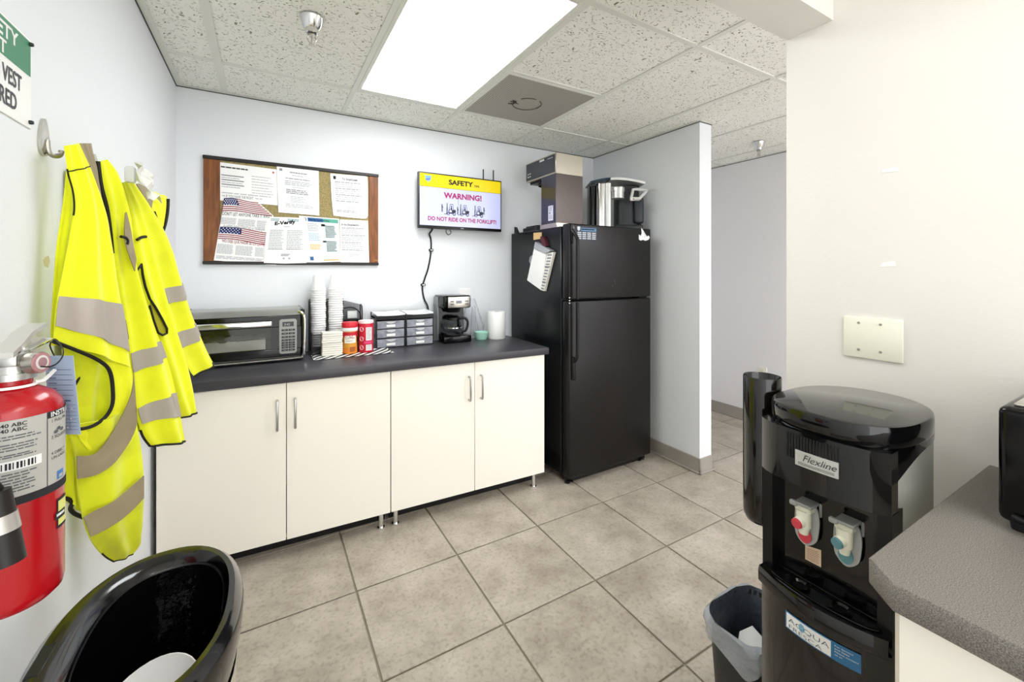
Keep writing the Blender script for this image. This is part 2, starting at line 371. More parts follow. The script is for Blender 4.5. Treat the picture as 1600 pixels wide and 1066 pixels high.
# sprinklers
def sprinkler(x,y,label,s=1):
    t=thing('sprinkler_head',label,'sprinkler',(x,y,H))
    q=B(); q.lathe([(.042,0),(.044,-.003),(.030,-.04),(.024,-.045),(.022,-.06),(.018,-.062)],(x,y,H),24); q.build('escutcheon',CHROME,t)
    q=B(); q.cyl((x,y,H-.055),(x,y,H-.072),.013,n=10); q.tube([(x-.011,y,H-.07),(x-.015,y,H-.085),(x-.003,y,H-.104)],.0022,6); q.tube([(x+.011,y,H-.07),(x+.015,y,H-.085),(x+.003,y,H-.104)],.0022,6); q.cyl((x,y,H-.072),(x,y,H-.1),.0025,n=8); q.build('frame_arms',STEEL,t)
    q=B()
    for k in range(8):
        a=k*math.pi/4; q.box((x+.004*math.cos(a)-.002+.006*math.cos(a),y+.01*math.sin(a)-.002,H-.107),(x+.01*math.cos(a)+.002,y+.01*math.sin(a)+.002,H-.1055))
    q.lathe([(0,H-.104),(.009,H-.105),(.009,H-.107),(0,H-.107)],(x,y,0),14); q.build('deflector',STEEL,t)
sprinkler(.563,-1.018,'chrome sprinkler head in the ceiling tile left of the light')
sprinkler(3.653,-.988,'chrome sprinkler head over the hallway behind the partition')
# ================================================================ KITCHENETTE RUN
CR=R(-2.3)
def base_cabinet(x0,wd,label,legs):
    fy=-.585-.0401*x0
    t=thing('base_cabinet',label,'cabinet',(x0,fy,0),CR)
    z0,z1=.085,.815; dp=.54
    q=B()
    for a,c in (((.001,.019,z0),(.019,dp,z1)),((wd-.019,.019,z0),(wd-.001,dp,z1)),((.019,.019,z0),(wd-.019,dp,z0+.018)),((.019,.019,z1-.018),(wd-.019,dp,z1)),((.019,dp-.01,z0+.018),(wd-.019,dp,z1-.018))): q.box(a,c)
    q.build('carcass',CREAM,t)
    for k in (0,1):
        a=k*wd/2+.0015; c=(k+1)*wd/2-.0015
        q=B(); q.box((a,0,z0-.002),(c,.018,z1-.004),r=.0012,seg=1); d=q.build('door',CREAM,t)
        hx=(c-.035) if k==0 else (a+.035)
        q=B(); q.tube([(hx,-.001,.735),(hx,-.026,.735),(hx,-.030,.728),(hx,-.030,.612),(hx,-.026,.605),(hx,-.001,.605)],.0055,8,smooth=False); h=q.build('handle',mat('satin_nickel','b9b9b6',.3,1),d); tag(h,'satin metal bar handle')
    q=B(); q.box((.01,.10,.001),(wd-.01,.115,z0)); q.build('toe_shade_board',mat('toe_shade_black','0d0d0d',.6),t)  # black board added as the deep shade under the cabinet
    for lx,ly in legs:
        q=B(); q.cyl((lx,ly,0),(lx,ly,.006),.019,n=16); q.cyl((lx,ly,.006),(lx,ly,z0),.0125,n=16); q.build('leg',CHROME,t)
    return t
base_cabinet(.018,.949,'cream two-door base cabinet nearest the left wall, below the toaster oven',[(.04,.04),(.907,.012+.02),(.04,.48),(.895,.48)])
base_cabinet(.968,.935,'cream two-door base cabinet beside the black refrigerator',[(.03,.032),(.87,.025),(.03,.48),(.87,.48)])
# worktop
t=B()
fn=lambda a,c,h:(a,c,.815+h)
ca,sa=math.cos(CR),math.sin(CR)
def wt(lx,ly): return (.012+lx*ca-ly*sa,-.605+lx*sa+ly*ca)
t.box((0,0,0),(1.912,.565,.042),r=.004,seg=2)
o=t.build('dark_worktop',TOPD); o.location=(.012,-.605,.815); o.rotation_euler=(0,0,CR)
tag(o,'long dark grey laminate worktop over the cream cabinets along the back wall','worktop')
WZ=.8575
# ---- toaster oven
def toaster_oven():
    x0,x1,yf,yb=.06,.588,-.335,-.045; z0=WZ+.012; z1=1.128
    t=thing('toaster_oven','silver and black toaster oven with foil inside the glass door','toaster oven',((x0+x1)/2,(yf+yb)/2,WZ))
    OS=mat('oven_silver','9a9b98',.45,.4)
    # body profile in y-z extruded along x with rounded upper front
    prof=[(yb,z0),(yb,z1-.03),(yb-.03,z1),(yf+.09,z1),(yf+.05,z1-.006),(yf+.022,z1-.03),(yf+.014,z1-.045),(yf+.014,z0+.02),(yf+.02,z0)]
    q=B(); n=len(prof); v=[(x0+.012,y,z) for y,z in prof]+[(x1-.012,y,z) for y,z in prof]
    q.add(v,[(i,(i+1)%n,n+(i+1)%n,n+i) for i in range(n) if i!=6],0,False)
    q.build('body',mat('oven_body_silver','a7a8a3',.3,.8),t)
    # end caps: rounded frames
    for s,(a,c) in enumerate(((x0,x0+.014),(x1-.02,x1))):
        q=B(); q.box((a,yf,z0-.002),(c,yb+.004,z1+.002),r=.0095,seg=3); e=q.build('end_cap',BLKG if s else DARK,t)
    q=B(); q.tube([(x1-.012,yf-.002,z0+.012),(x1-.004,yf-.006,z0+.05),(x1-.002,yf-.006,z1-.06),(x1-.012,yf-.002,z1-.022),(x1-.03,yf+.006,z1-.01)],.0065,8); 
    q.tube([(x1-.012,yf-.002,z0+.012),(x1-.06,yf-.004,z0+.004),(x0+.02,yf-.004,z0+.004)],.006,8); q.build('chrome_trim',CHROME,t)
    q=B()
    for k in range(7): q.box((x1-.001,yf+.01,z0+.02+k*.014),(x1+.002,yf+.05,z0+.026+k*.014))
    q.build('vent_louvre',CHROME,t)
    # front: black bezel frame around window
    wx0,wx1,wz0,wz1=x0+.035,x1-.155,z0+.058,z1-.088
    q=B(); f=yf+.0; bk=yf+.014
    q.box((x0+.014,f,wz1),(x1-.018,bk,z1-.028),r=.003,seg=1); q.box((x0+.014,f,z0+.018),(x1-.018,bk,wz0),r=.003,seg=1); q.box((x0+.014,f,wz0),(wx0,bk,wz1)); q.box((wx1,f,wz0),(x1-.018,bk,wz1))
    q.build('front_bezel',BLKG,t)
    q=B(); q.box((wx0,yf+.004,wz0),(wx1,yf+.007,wz1)); d=q.build('glass_door',mat('oven_glass','3c3c1c',.04,alpha=.3,spec=.8),t)
    q=B(); q.box((wx0-.01,yf+.012,wz0-.01),(wx1+.01,yb-.03,wz0-.006)); q.box((wx0-.01,yb-.034,wz0),(wx1+.01,yb-.03,wz1+.02))
    q.build('cavity',mat('oven_cavity','8a8a5c',.6),t)
    q=B(); rows=[]
    random.seed(3)
    for j in range(7):
        rows.append([(wx0-.005+(wx1-wx0-.02)*i/26,yf+.016+j*.02,wz0+(.002,.045,.05,.052,.055,.058,.06)[j]+random.uniform(-.004,.012)*(j>0)) for i in range(27)])
    q.grid(rows,0,False,thick=.001); q.build('foil_lined_tray',mat('foil','f0f0ec',.35,.45),t)
    q=B()
    for k in range(9): q.cyl((wx0-.005,yf+.03+k*.025,wz0+.052),(wx1+.005,yf+.03+k*.025,wz0+.052),.0013,n=6)
    q.build('wire_rack',CHROME,t)
    # towel-bar handle
    q=B(); q.box((x0+.03,yf-.026,wz1+.006),(wx1+.004,yf-.012,wz1+.036),r=.006,seg=3); q.box((x0+.05,yf-.014,wz1+.014),(x0+.06,yf+.003,wz1+.028)); q.box((wx1-.02,yf-.014,wz1+.014),(wx1-.01,yf+.003,wz1+.028)); tag(q.build('door_handle',CHROME,t),'polished chrome bar handle')
    # control panel
    px0,px1=x1-.118,x1-.038; pz0,pz1=z0+.032,z1-.048
    q=B(); q.box((px0,yf-.003,pz0),(px1,yf+.002,pz1),r=.012,seg=4,edges='y'); cp=q.build('control_panel',OS,t)
    q=B(); q.box((px0+.014,yf-.0045,pz1-.038),(px1-.014,yf-.0025,pz1-.014)); 
    q.build('display',mat('lcd_dark','15181a',.2),cp)
    q=B()
    rows_=[.052,.070,.088,.104,.118,.130,.142,.156]
    for r_ in rows_:
        for k in (0,1):
            a=px0+.010+k*.032; q.box((a,yf-.0055,pz1-r_-.0095),(a+.0295,yf-.0025,pz1-r_),r=.0008,seg=1)
    q.build('keypad',BLK,cp)
    q=B()
    for r_ in rows_:
        for k in (0,1):
            strips(q,onY(px0+.018+k*.032,yf-.0058,pz1-r_-.0055),0,0,.014,1,.01,.0016,0)
    q.text('3:42',.016,onY(px0+.022,yf-.0047,pz1-.033)); tag(q.build('keypad_print',mat('print_pale','b9bab8',.7),cp),kind='stuff')
    for a in (x0+.05,x1-.05):
        for c in (yf+.05,yb-.05): q=B(); q.cyl((a,c,WZ),(a,c,z0+.002),.014,.017,n=14); q.build('foot',BLK,t)
toaster_oven()
# ---- placemat
q=B(); x0,x1,y0,y1=.628,1.05,-.375,-.03
q.box((x0,y0,WZ),(x1,y1,WZ+.002))
o=None
pm=mat('placemat_black','131313',.6)
ws=[]
k=0
a=-.2
while a<.5:
    pts=[]
    for s in range(9):
        u=s/8; yy=y0+(y1-y0)*u; xx=x0+a+.22*u+.03*math.sin(u*3.1); pts.append((xx,yy))
    wd=.026
    for (xa,ya),(xb,yb_) in zip(pts,pts[1:]):
        A=[max(x0,min(x1,z)) for z in (xa,xa+wd,xb+wd,xb)]
        if A[1]-A[0]>1e-4 or A[2]-A[3]>1e-4: q.poly([(A[0],ya,WZ+.0022),(A[1],ya,WZ+.0022),(A[2],yb_,WZ+.0022),(A[3],yb_,WZ+.0022)],1)
    a+=.05
tag(q.build('placemat',[pm,WHITE]),'black and white zebra striped placemat under the cup organizer','placemat')
MZ=WZ+.0025
# ---- wire mesh cup organizer
def organizer():
    t=thing('cup_organizer','black wire mesh cup and condiment organizer behind the napkins','organizer',(.77,-.12,MZ))
    MESH=mat('black_mesh','2c2d2f',.6,alpha=1); nt,p=nodes_of(MESH); N=nt.nodes.new;L=nt.links.new
    tc=N('ShaderNodeTexCoord'); ck=N('ShaderNodeTexChecker'); ck.inputs['Scale'].default_value=420; L(tc.outputs['Object'],ck.inputs['Vector']); mr=N('ShaderNodeMapRange'); mr.inputs['To Min'].default_value=.35; mr.inputs['To Max'].default_value=1; L(ck.outputs['Fac'],mr.inputs['Value']); L(mr.outputs[0],p.inputs['Alpha'])
    yb,yf=-.035,-.225
    def part(x,zt,yu):
        # divider: back post tall, top curve, dropping to low front rail
        prof=[(yb,MZ),(yb,zt-.004),(yb-.01,zt),(yu+.03,zt),(yu+.008,zt-.012),(yu,zt-.04),(yu-.002,MZ+.15),(yu-.012,MZ+.128),(yu-.035,MZ+.122),(yf,MZ+.122),(yf,MZ)]
        q=B(); q.poly([(x,y,z) for y,z in prof]); q.build('mesh_divider',MESH,t)
        q=B(); q.tube([(x,y,z) for y,z in prof]+[(x,prof[0][0],MZ)],.0032,6,smooth=False); q.build('wire_rim',BLK,t)
    part(.632,1.158,-.10); part(.722,1.158,-.10); part(.820,1.158,-.06); part(.925,1.12,-.10)
    q=B(); q.poly([(.632,yb,MZ),(.82,yb,MZ),(.82,yb,1.15),(.632,yb,1.15)]); q.poly([(.82,yb,MZ),(.925,yb,MZ),(.925,yb,1.12),(.82,yb,1.15)]); q.poly([(.632,yf,MZ),(.925,yf,MZ),(.925,yf,MZ+.11),(.632,yf,MZ+.11)]); q.poly([(.632,yb,MZ+.004),(.925,yb,MZ+.004),(.925,yf,MZ+.004),(.632,yf,MZ+.004)]); q.build('mesh_panel',MESH,t)
    for P2 in ([(.632,yf,MZ+.112),(.925,yf,MZ+.112)],[(.632,yb,1.158),(.825,yb,1.158)],[(.632,yf,MZ+.003),(.925,yf,MZ+.003)]):
        q=B(); q.tube(P2,.003,6); q.build('rail',BLK,t)
    q=B(); q.tube([(.824,-.06,MZ+.24),(.86,-.06,MZ+.245),(.9,-.06,MZ+.23),(.922,-.06,MZ+.19),(.925,-.06,MZ+.10)],.0035,6); q.poly([(.822,-.06,MZ+.1),(.925,-.06,MZ+.1),(.925,-.06,MZ+.17),(.822,-.06,MZ+.17)]); q.build('lid_compartment',BLK,t)
    q=B(); q.box((.846,-.052,MZ+.175),(.905,-.04,MZ+.222),r=.004,seg=2); tag(q.build('cup_lid',mat('lid_translucent','dfe5e2',.4),t),'pale plastic lid in the right bay')
organizer()
# cups: two upside-down nested stacks
def cup_proto(x,y,z):
    t=thing('foam_cup','white foam cup','cup',(x,y,z),group='white foam cups stacked upside down')
    q=B(); q.lathe([(.040,0),(.0415,.001),(.0415,.007),(.039,.008),(.0275,.088),(.0265,.09),(0,.09)],(x,y,z),28); q.lathe([(.038,.001),(.026,.086),(0,.086)],(x,y,z),20); q.build('cup_wall',FOAM,t); return t
first=cup_proto(.677,-.1,MZ+.03)
N1=25
for st,(x,lab) in enumerate(((.677,'left stack of the mesh organizer'),(.772,'right stack of the mesh organizer'))):
    for k in range(N1):
        dz=.03+k*.0135+ (0 if st==0 else .004)
        lb=('white foam cup nested upside down in the '+lab) if k<N1-1 else ('topmost white foam cup of the '+lab)
        if st==0 and k==0: c=first
        else: c=copytree(first)
        c.location=(x+.0012*math.sin(k*1.7),-.1,MZ+dz); c['label']=lb
        c['group']='foam cups in the '+lab if k<N1-1 else 'top foam cups'
# napkins
q=B()
for k in range(1): pass
def napkins():
    t=thing('napkin_stack','stack of folded cream paper napkins in front of the wire organizer','napkins',(.73,-.285,MZ))
    z=MZ; random.seed(5)
    for k in range(11):
        q=B(); j=random.uniform(-.002,.002); q.box((.675+j,-.30+j,z),(.782+j,-.232,z+.0115),r=.004,seg=2); q.build('napkin',PAPER2,t); z+=.0118
napkins()
# coffee creamer jar
def creamer():
    x,y=.826,-.262; t=thing('creamer_jar','small creamer jar with red lid and orange label','jar',(x,y,MZ))
    q=B(); q.lathe([(0,0),(.036,0),(.039,.004),(.039,.06),(.037,.07),(.0375,.09),(.041,.12),(.040,.132),(.036,.140),(0,.140)],(x,y,MZ),28); q.build('jar_body',mat('creamer_yellow','e6a23c',.35),t)
    q=B(); q.lathe([(.042,.128),(.0435,.13),(.0435,.146),(.041,.150)],(x,y,MZ),28); q.build('white_neck_band',WHITE,t)
    q=B(); q.lathe([(0,.1485),(.043,.1485),(.044,.152),(.044,.172),(.040,.178),(0,.179)],(x,y,MZ),28); tag(q.build('lid',mat('lid_red','d62a3c',.35),t),'red screw lid')
    dirc=math.atan2(-2.8273-y,.4084-x)
    def cyl(r): return lambda a,c:(x+r*math.cos(dirc+a/r),y+r*math.sin(dirc+a/r),MZ+c)
    q=B(); f=cyl(.0425)
    def band(x0,x1,z0,z1,mi):
        n=8
        for k in range(n):
            a=x0+(x1-x0)*k/n; c=x0+(x1-x0)*(k+1)/n; q.poly([f(a,z0),f(c,z0),f(c,z1),f(a,z1)],mi)
    band(-.055,.055,.095,.124,0); band(-.03,.035,.062,.104,1); band(-.05,.05,.004,.035,2); band(.0,.03,.012,.04,3)
    q.text('Coffee',.02,lambda a,c:cyl(.0428)(a-.026,c+.086),4); q.text('creamer',.011,lambda a,c:cyl(.0428)(a-.02,c+.072),4)
    q.build('jar_label',[mat('label_red','c9202f',.4),mat('label_white','f3efe6',.5),mat('label_orange','e2852a',.4),mat('label_brown','a85a2a',.5),mat('label_ink','7a3a30',.6)],t)
creamer()
def canister():
    x,y=.915,-.262; t=thing('red_canister','tall red cardboard canister with white lid next to the creamer','canister',(x,y,MZ))
    CR_=mat('canister_red','cc1a38',.4)
    q=B(); q.lathe([(0,0),(.040,0),(.0412,.002),(.0412,.168),(.040,.17),(0,.17)],(x,y,MZ),30); q.build('canister_body',CR_,t)
    q=B(); q.lathe([(.0405,.166),(.0428,.167),(.0428,.180),(.041,.183),(0,.182)],(x,y,MZ),30); q.build('lid',mat('canister_lid','f1dada',.4),t)
    dirc=math.atan2(-2.8273-y,.4084-x)
    f=lambda a,c:(x+.0416*math.cos(dirc+a/.0416),y+.0416*math.sin(dirc+a/.0416),MZ+c)
    q=B()
    def band(x0,x1,z0,z1,mi):
        for k in range(5):
            a=x0+(x1-x0)*k/5; c=x0+(x1-x0)*(k+1)/5; q.poly([f(a,z0),f(c,z0),f(c,z1),f(a,z1)],mi)
    band(.0,.036,.07,.145,0); band(.0,.036,.012,.046,0); band(-.01,.04,.052,.064,2)
    for zz in (.03,.08,.135):
        q.poly([f(-.026+.013*math.cos(k*math.pi/8),zz+.013*math.sin(k*math.pi/8)) for k in range(16)],0)
        f2=lambda a,c:(x+.0419*math.cos(dirc+a/.0419),y+.0419*math.sin(dirc+a/.0419),MZ+c)
        q.poly([f2(-.026+.006*math.cos(k*math.pi/4),zz+.006*math.sin(k*math.pi/4)) for k in range(8)],2)
    f2=lambda a,c:(x+.0419*math.cos(dirc+a/.0419),y+.0419*math.sin(dirc+a/.0419),MZ+c)
    random.seed(8); strips(q,f2,.003,.138,.03,9,.0075,.003,1); strips(q,f2,.003,.04,.03,4,.0075,.003,1)
    q.build('canister_label',[WHITE,mat('label_grey','9a8a8c',.7),mat('label_pink','e0457c',.4)],t)
canister()
# drawers
def drawer_unit(x0,x1,label,first=False):
    yf,yb=-.195,-.045; t=thing('drawer_organizer',label,'drawers',((x0+x1)/2,(yf+yb)/2,WZ),group='twin countertop drawer units')
    z0=WZ; zt=1.052
    q=B()
    q.box((x0,yf,z0),(x0+.006,yf+.02,zt)); q.box((x1-.006,yf,z0),(x1,yf+.02,zt)); q.box((x0,yb-.01,z0),(x0+.006,yb,zt+.018),r=.002,seg=1); q.box((x1-.006,yb-.01,z0),(x1,yb,zt+.018),r=.002,seg=1)
    for z in (z0,z0+.058,z0+.114,zt-.026):
        q.box((x0,yf+.02,z),(x0+.006,yb-.01,z+.012)); q.box((x1-.006,yf+.02,z),(x1,yb-.01,z+.012)); q.box((x0+.006,yf,z),(x1-.006,yb,z+.004))
    q.box((x0+.006,yf,zt-.026),(x1-.006,yf+.01,zt)); q.box((x0,yf+.01,zt-.004),(x1,yb,zt)); q.tube([(x0+.003,yb-.004,zt+.016),(x1-.003,yb-.004,zt+.016)],.003,6); q.box((x0+.006,yb-.003,z0),(x1-.006,yb,zt))
    q.build('frame',BLK,t)
    q=B(); rows=[]
    for j in range(7):
        u=j/6; y=yb-.012+(yf-.012-(yb-.012))*u; rows.append([(x0+.004+(x1-x0-.008)*i/10,y-.010*u*math.sin(math.pi*i/10),zt+.006+.010*(1-u)-.003*math.sin(math.pi*i/10)) for i in range(11)])
    q.grid(rows,0,True,thick=.005); q.build('top_tray',mat('tray_clear_white','e9ecee',.25),t)
    DR=mat('drawer_smoke','9a9da6',.25,c2='83868f',vscale=30); 
    for k,z in enumerate((z0+.005,z0+.063,z0+.119)):
        h=.050 if k<2 else .046
        q=B(); q.box((x0+.008,yf-.004,z),(x1-.008,yf+.12,z+h),r=.002,seg=1); d=q.build('drawer',DR,t)
        cxx=(x0+x1)/2
        q=B(); q.prism([(-.03,h-.004),(.03,h-.004),(.02,h-.013),(0,h-.017),(-.02,h-.013)],lambda a,c,hh:(cxx+a,yf-.004-hh,z+c),.006); q.build('drawer_pull',LGREY,d)
        q=B(); q.box((cxx-.027,yf-.007,z+.008),(cxx+.027,yf-.0038,z+.024),r=.002,seg=1); q.build('label_holder',WHITE,d)
drawer_unit(.985,1.166,'left black framed three-drawer organizer with grey drawers, beside the red canister')
drawer_unit(1.168,1.352,'right black framed three-drawer organizer with grey drawers, beside the coffee maker')
# drip coffee maker
def coffee_maker():
    x0,x1=1.405,1.600; yf,yb=-.235,-.05; z0=WZ; zt=1.168
    t=thing('drip_coffee_maker','black and silver drip coffee maker with glass carafe on the dark worktop','coffee maker',((x0+x1)/2,(yf+yb)/2,z0))
    q=B(); q.box((x0,yf-.01,z0),(x1,yb,z0+.045),r=.008,seg=2); q.build('base',BLKG,t)
    q=B(); q.box((x0,yb-.075,z0+.045),(x1-.004,yb,zt-.06),r=.004,seg=1); q.build('rear_column',BLKG,t)
    q=B(); q.box((x0-.003,yb-.085,z0+.01),(x0+.001,yb-.002,zt-.012),r=.001,seg=1); q.build('silver_side_panel',mat('silver_paint','9c9fa0',.35,.6),t)
    q=B(); q.box((x0,yf,zt-.085),(x1,yb,zt),r=.012,seg=3); q.build('brew_head',BLKG,t)
    q=B(); q.box((x0+.03,yf-.004,zt-.08),(x1-.008,yf+.004,zt-.008),r=.003,seg=2); cp=q.build('control_panel',STEEL,t)
    q=B(); q.box((x0+.085,yf-.006,zt-.053),(x0+.125,yf-.0035,zt-.034)); q.build('display',GREYP,cp)
    q=B()
    for a in (.045,.148):
        for c in (.036,.054): q.box((x0+a,yf-.0065,zt-c-.005),(x0+a+.024,yf-.0035,zt-c),r=.001,seg=1)
    q.build('button',BLK,cp)
    q=B(); q.cyl((x0+.095,yf+.08,z0+.045),(x0+.095,yf+.08,z0+.05),.062,n=28); q.build('warming_plate',DARK,t)
    q=B(); q.cyl((x0+.095,yf+.08,zt-.115),(x0+.095,yf+.08,zt-.085),.045,.06,n=28); q.build('filter_basket',BLK,t)
    cx,cy=x0+.095,yf+.075
    c=thing('glass_carafe','glass coffee carafe with black handle on the drip coffee maker','carafe',(cx,cy,z0+.05))
    q=B(); q.lathe([(0,.001),(.05,.001),(.056,.006),(.062,.03),(.064,.05),(.058,.078),(.046,.098),(.044,.108),(.0425,.108),(.0445,.098),(.056,.077),(.062,.05),(.060,.03),(.054,.008),(0,.004)],(cx,cy,z0+.05),32); q.build('glass_bowl',mat('carafe_glass','dfe4e4',.03,trans=1,ior=1.2),c)
    q=B(); q.lathe([(.045,.094),(.048,.096),(.048,.110),(.044,.113),(.030,.122),(0,.124)],(cx,cy,z0+.05),28); q.build('lid',BLK,c)
    q=B(); q.lathe([(.0625,.040),(.0650,.041),(.0650,.047),(.0638,.048)],(cx,cy,z0+.05),28); q.build('metal_band',CHROME,c)
    q=B(); d=Vector((.9,-.45,0)).normalized(); P=[Vector((cx,cy,z0+.05))+d*a+Vector((0,0,z)) for a,z in ((.046,.102),(.075,.106),(.096,.088),(.098,.055),(.085,.02),(.066,.02))]; q.tube(P,.0085,10); q.build('handle',BLK,c)
coffee_maker()
# bag of clear cups and a mint green tub behind paper roll
def clearbag():
    t=thing('clear_plastic_bag','crumpled clear plastic bag of cutlery behind the coffee maker','bag',(1.70,-.08,WZ))
    q=B(); random.seed(9); rows=[]
    for j in range(11):
        u=j/10; z=WZ+.002+.275*u; w_=.085*(1-.75*u**1.6)+.004
        rows.append([(1.685-.02*u+w_*math.cos(a)*(1+random.uniform(-.14,.14)),-.09+.045*(1-.6*u)*math.sin(a)*(1+random.uniform(-.2,.2)),z+random.uniform(-.006,.006)*(0<j<10)) for a in [2*math.pi*k/18 for k in range(18)]])
        rows[-1].append(rows[-1][0])
    q.grid(rows,0,False); q.build('film',mat('clear_film','e4e8ec',.1,trans=.5,ior=1.15,alpha=.5),t)
    q=B()
    for k in range(9):
        a=random.uniform(-.05,.05); q.tube([(1.69+a*.9,-.09+random.uniform(-.02,.02),WZ+.02),(1.68+a*.45+random.uniform(-.01,.01),-.085,WZ+random.uniform(.15,.24))],.0022,5)
    q.build('cutlery_handle',mat('clear_cutlery','9fa4a8',.15,.2,alpha=.8),t)
clearbag()
q=B(); x,y=1.700,-.182; q.lathe([(0,0),(.036,0),(.040,.006),(.045,.045),(.047,.05),(.044,.052),(.040,.045),(.036,.008),(0,.006)],(x,y,WZ),28)
o=q.build('mint_tub',mat('mint_plastic','a9dccb',.4)); tag(o,'small mint green plastic tub between coffee maker and paper towels','tub')
def paper_roll():
    x,y=1.812,-.20; t=thing('paper_towel_roll','white paper towel roll standing next to the refrigerator','paper towels',(x,y,WZ))
    q=B(); q.lathe([(.019,0),(.060,0),(.062,.003),(.0625,.185),(.061,.188),(.019,.188)],(x,y,WZ),40); q.tube([(x-.045,y-.0425,WZ+.11),(x-.02,y-.0595,WZ+.145),(x+.012,y-.0625,WZ+.17)],.0012,5); q.build('paper_wrap',mat('tissue','f7f7f5',.9,bump=.4,bscale=120),t)
    q=B(); q.lathe([(.018,.001),(.0195,.001),(.0195,.187),(.018,.187)],(x,y,WZ),20); q.build('cardboard_core',mat('card_grey','9a938a',.9),t)
paper_roll()
# wall outlet behind
def outlet(name,fn,w_,h_,label,cat='outlet'):
    pass
q=B(); q.box((1.61,-.006,1.125),(1.70,0,1.205),r=.002,seg=1); q.box((1.637,-.008,1.135),(1.673,-.006,1.195),r=.001,seg=1); tag(q.build('wall_outlet',WHITE),'white outlet cover on the back wall above the clear bag','outlet')
q=B(); f=lambda a,c:(XE-.006,a,c)
t=thing('wall_outlet','cream outlet low on the hallway wall above the cup tube','outlet',(XE,-.765,.44))
q=B(); q.box((XE-.006,-.802,.385),(XE,-.728,.505),r=.002,seg=1); q.build('cover_plate',mat('cream_plastic','e9e6da',.4),t)
q=B()
for z in (.42,.47): q.box((XE-.009,-.780,z-.014),(XE-.005,-.750,z+.014),r=.003,seg=2)
q.build('receptacle',mat('cream_plastic2','dcd8ca',.4),t)
# yellow wire under the right cabinet
q=B(); q.tube([(1.70,-.45,.02),(1.78,-.52,.04),(1.85,-.55,.03),(1.93,-.52,.075),(1.96,-.45,.02)],.003,6); tag(q.build('yellow_cable',mat('cable_yellow','a8903c',.5)),'thin yellow cable on the floor behind the chrome cabinet leg','cable')
# ================================================================ BULLETIN BOARD
def board():
    x0,x1,z0,z1=.118,1.040,1.366,1.957; t=thing('bulletin_board','cork bulletin board with wood side strips and black rails','bulletin board',((x0+x1)/2,-.01,z0))
    q=B(); q.box((x0+.07,-.012,z0+.015),(x1-.055,0,z1-.02)); q.build('cork_sheet',CORK,t)
    for a,c in ((x0,x0+.075),(x1-.058,x1)):
        q=B(); q.box((a,-.018,z0+.016),(c,0,z1-.018),r=.002,seg=1); q.build('wood_strip',OAK,t)
    for a,c in ((z0,z0+.018),(z1-.020,z1)):
        q=B(); q.box((x0-.003,-.022,a),(x1+.003,0,c),r=.003,seg=1); q.build('black_rail',mat('rail_black','1f1a18',.4),t)
    q=B(); q.text('ACE',.01,onY(x1-.022,-.0185,z0+.03)); q.build('maker_mark',mat('gold_print','d9b36a',.5),t)
board()
def sheet(name,pts,y,label,draw,mats=(),curl=0,colr=PAPER,rc=0):
    q=B(); P=[(p[0],p[2]) for p in pts]
    def f(a,c,h): return (a,y-h,c)
    q.prism(P,f,.0008,0)
    if draw: draw(q,lambda a,c:(a,y-.0012,c))
    ms=[colr,INK,INKL,INKD]+list(mats)
    o=q.build(name,ms); tag(o,label,'notice'); return o
def lerp4(P,f):
    # map unit square onto quad tl,tr,br,bl
    tl,tr,br,bl=[Vector(p) for p in P]
    def g(u,v):
        p=(tl*(1-u)+tr*u)*v+(bl*(1-u)+br*u)*(1-v); return f(p.x,p.z)
    return g
random.seed(11)
S1=[(0.1817,-0.014,1.9271),(0.4666,-0.014,1.9194),(0.4698,-0.014,1.7114),(0.1875,-0.014,1.7174)]
def d1(q,f):
    g=lerp4(S1,f); strips(q,g,.05,.87,.45,1,.1,.035,3,0)
    for v in (.66,.54,.42): rect(q,g,.05,v,.42,v+.03,1); strips(q,g,.05,v-.06,.35,1,.1,.025,2)
    strips(q,g,.55,.72,.38,7,.075,.02,2); strips(q,g,.05,.2,.9,2,.08,.025,2)
    p=[g(.93+.02*math.cos(k*math.pi/4),.9+.03*math.sin(k*math.pi/4)) for k in range(8)]; q.poly(p,4)
sheet('notice',S1,-.0135,'white landscape form pinned at the upper left of the corkboard, behind the flags',d1,[mat('pin_red','c05a4a',.5)])
S2=[(0.4633,-0.016,1.9483),(0.6873,-0.016,1.9417),(0.6909,-0.016,1.6662),(0.473,-0.016,1.6705)]
def d2(q,f):
    g=lerp4(S2,f); rect(q,g,.06,.88,.13,.93,1); strips(q,g,.3,.86,.42,1,.1,.022,1,0); strips(q,g,.35,.8,.3,1,.1,.018,2); strips(q,g,.2,.73,.62,1,.1,.018,1); strips(q,g,.18,.67,.68,3,.035,.02,2)
    strips(q,g,.35,.55,.3,1,.1,.015,2); strips(q,g,.2,.49,.66,3,.035,.02,1); strips(q,g,.3,.35,.4,4,.035,.014,2); strips(q,g,.18,.19,.7,3,.03,.015,2); rect(q,g,.05,.04,.5,.047,2)
sheet('notice',S2,-.0165,'white portrait letter hanging top centre on the corkboard over the black rail',d2)
S3=[(0.752,-0.016,1.9298),(0.9722,-0.016,1.9348),(0.9762,-0.016,1.6686),(0.7703,-0.016,1.6714)]
S3b=[(0.752,-0.016,1.9298),(0.8598,-0.016,1.9323),(0.9643,-0.016,1.936),(0.9722,-0.016,1.9307),(0.9762,-0.016,1.8368),(0.9762,-0.016,1.685),(0.9682,-0.016,1.6681),(0.9525,-0.016,1.663),(0.8598,-0.016,1.6653),(0.7703,-0.016,1.6714),(0.7666,-0.016,1.6988),(0.7593,-0.016,1.7771)]
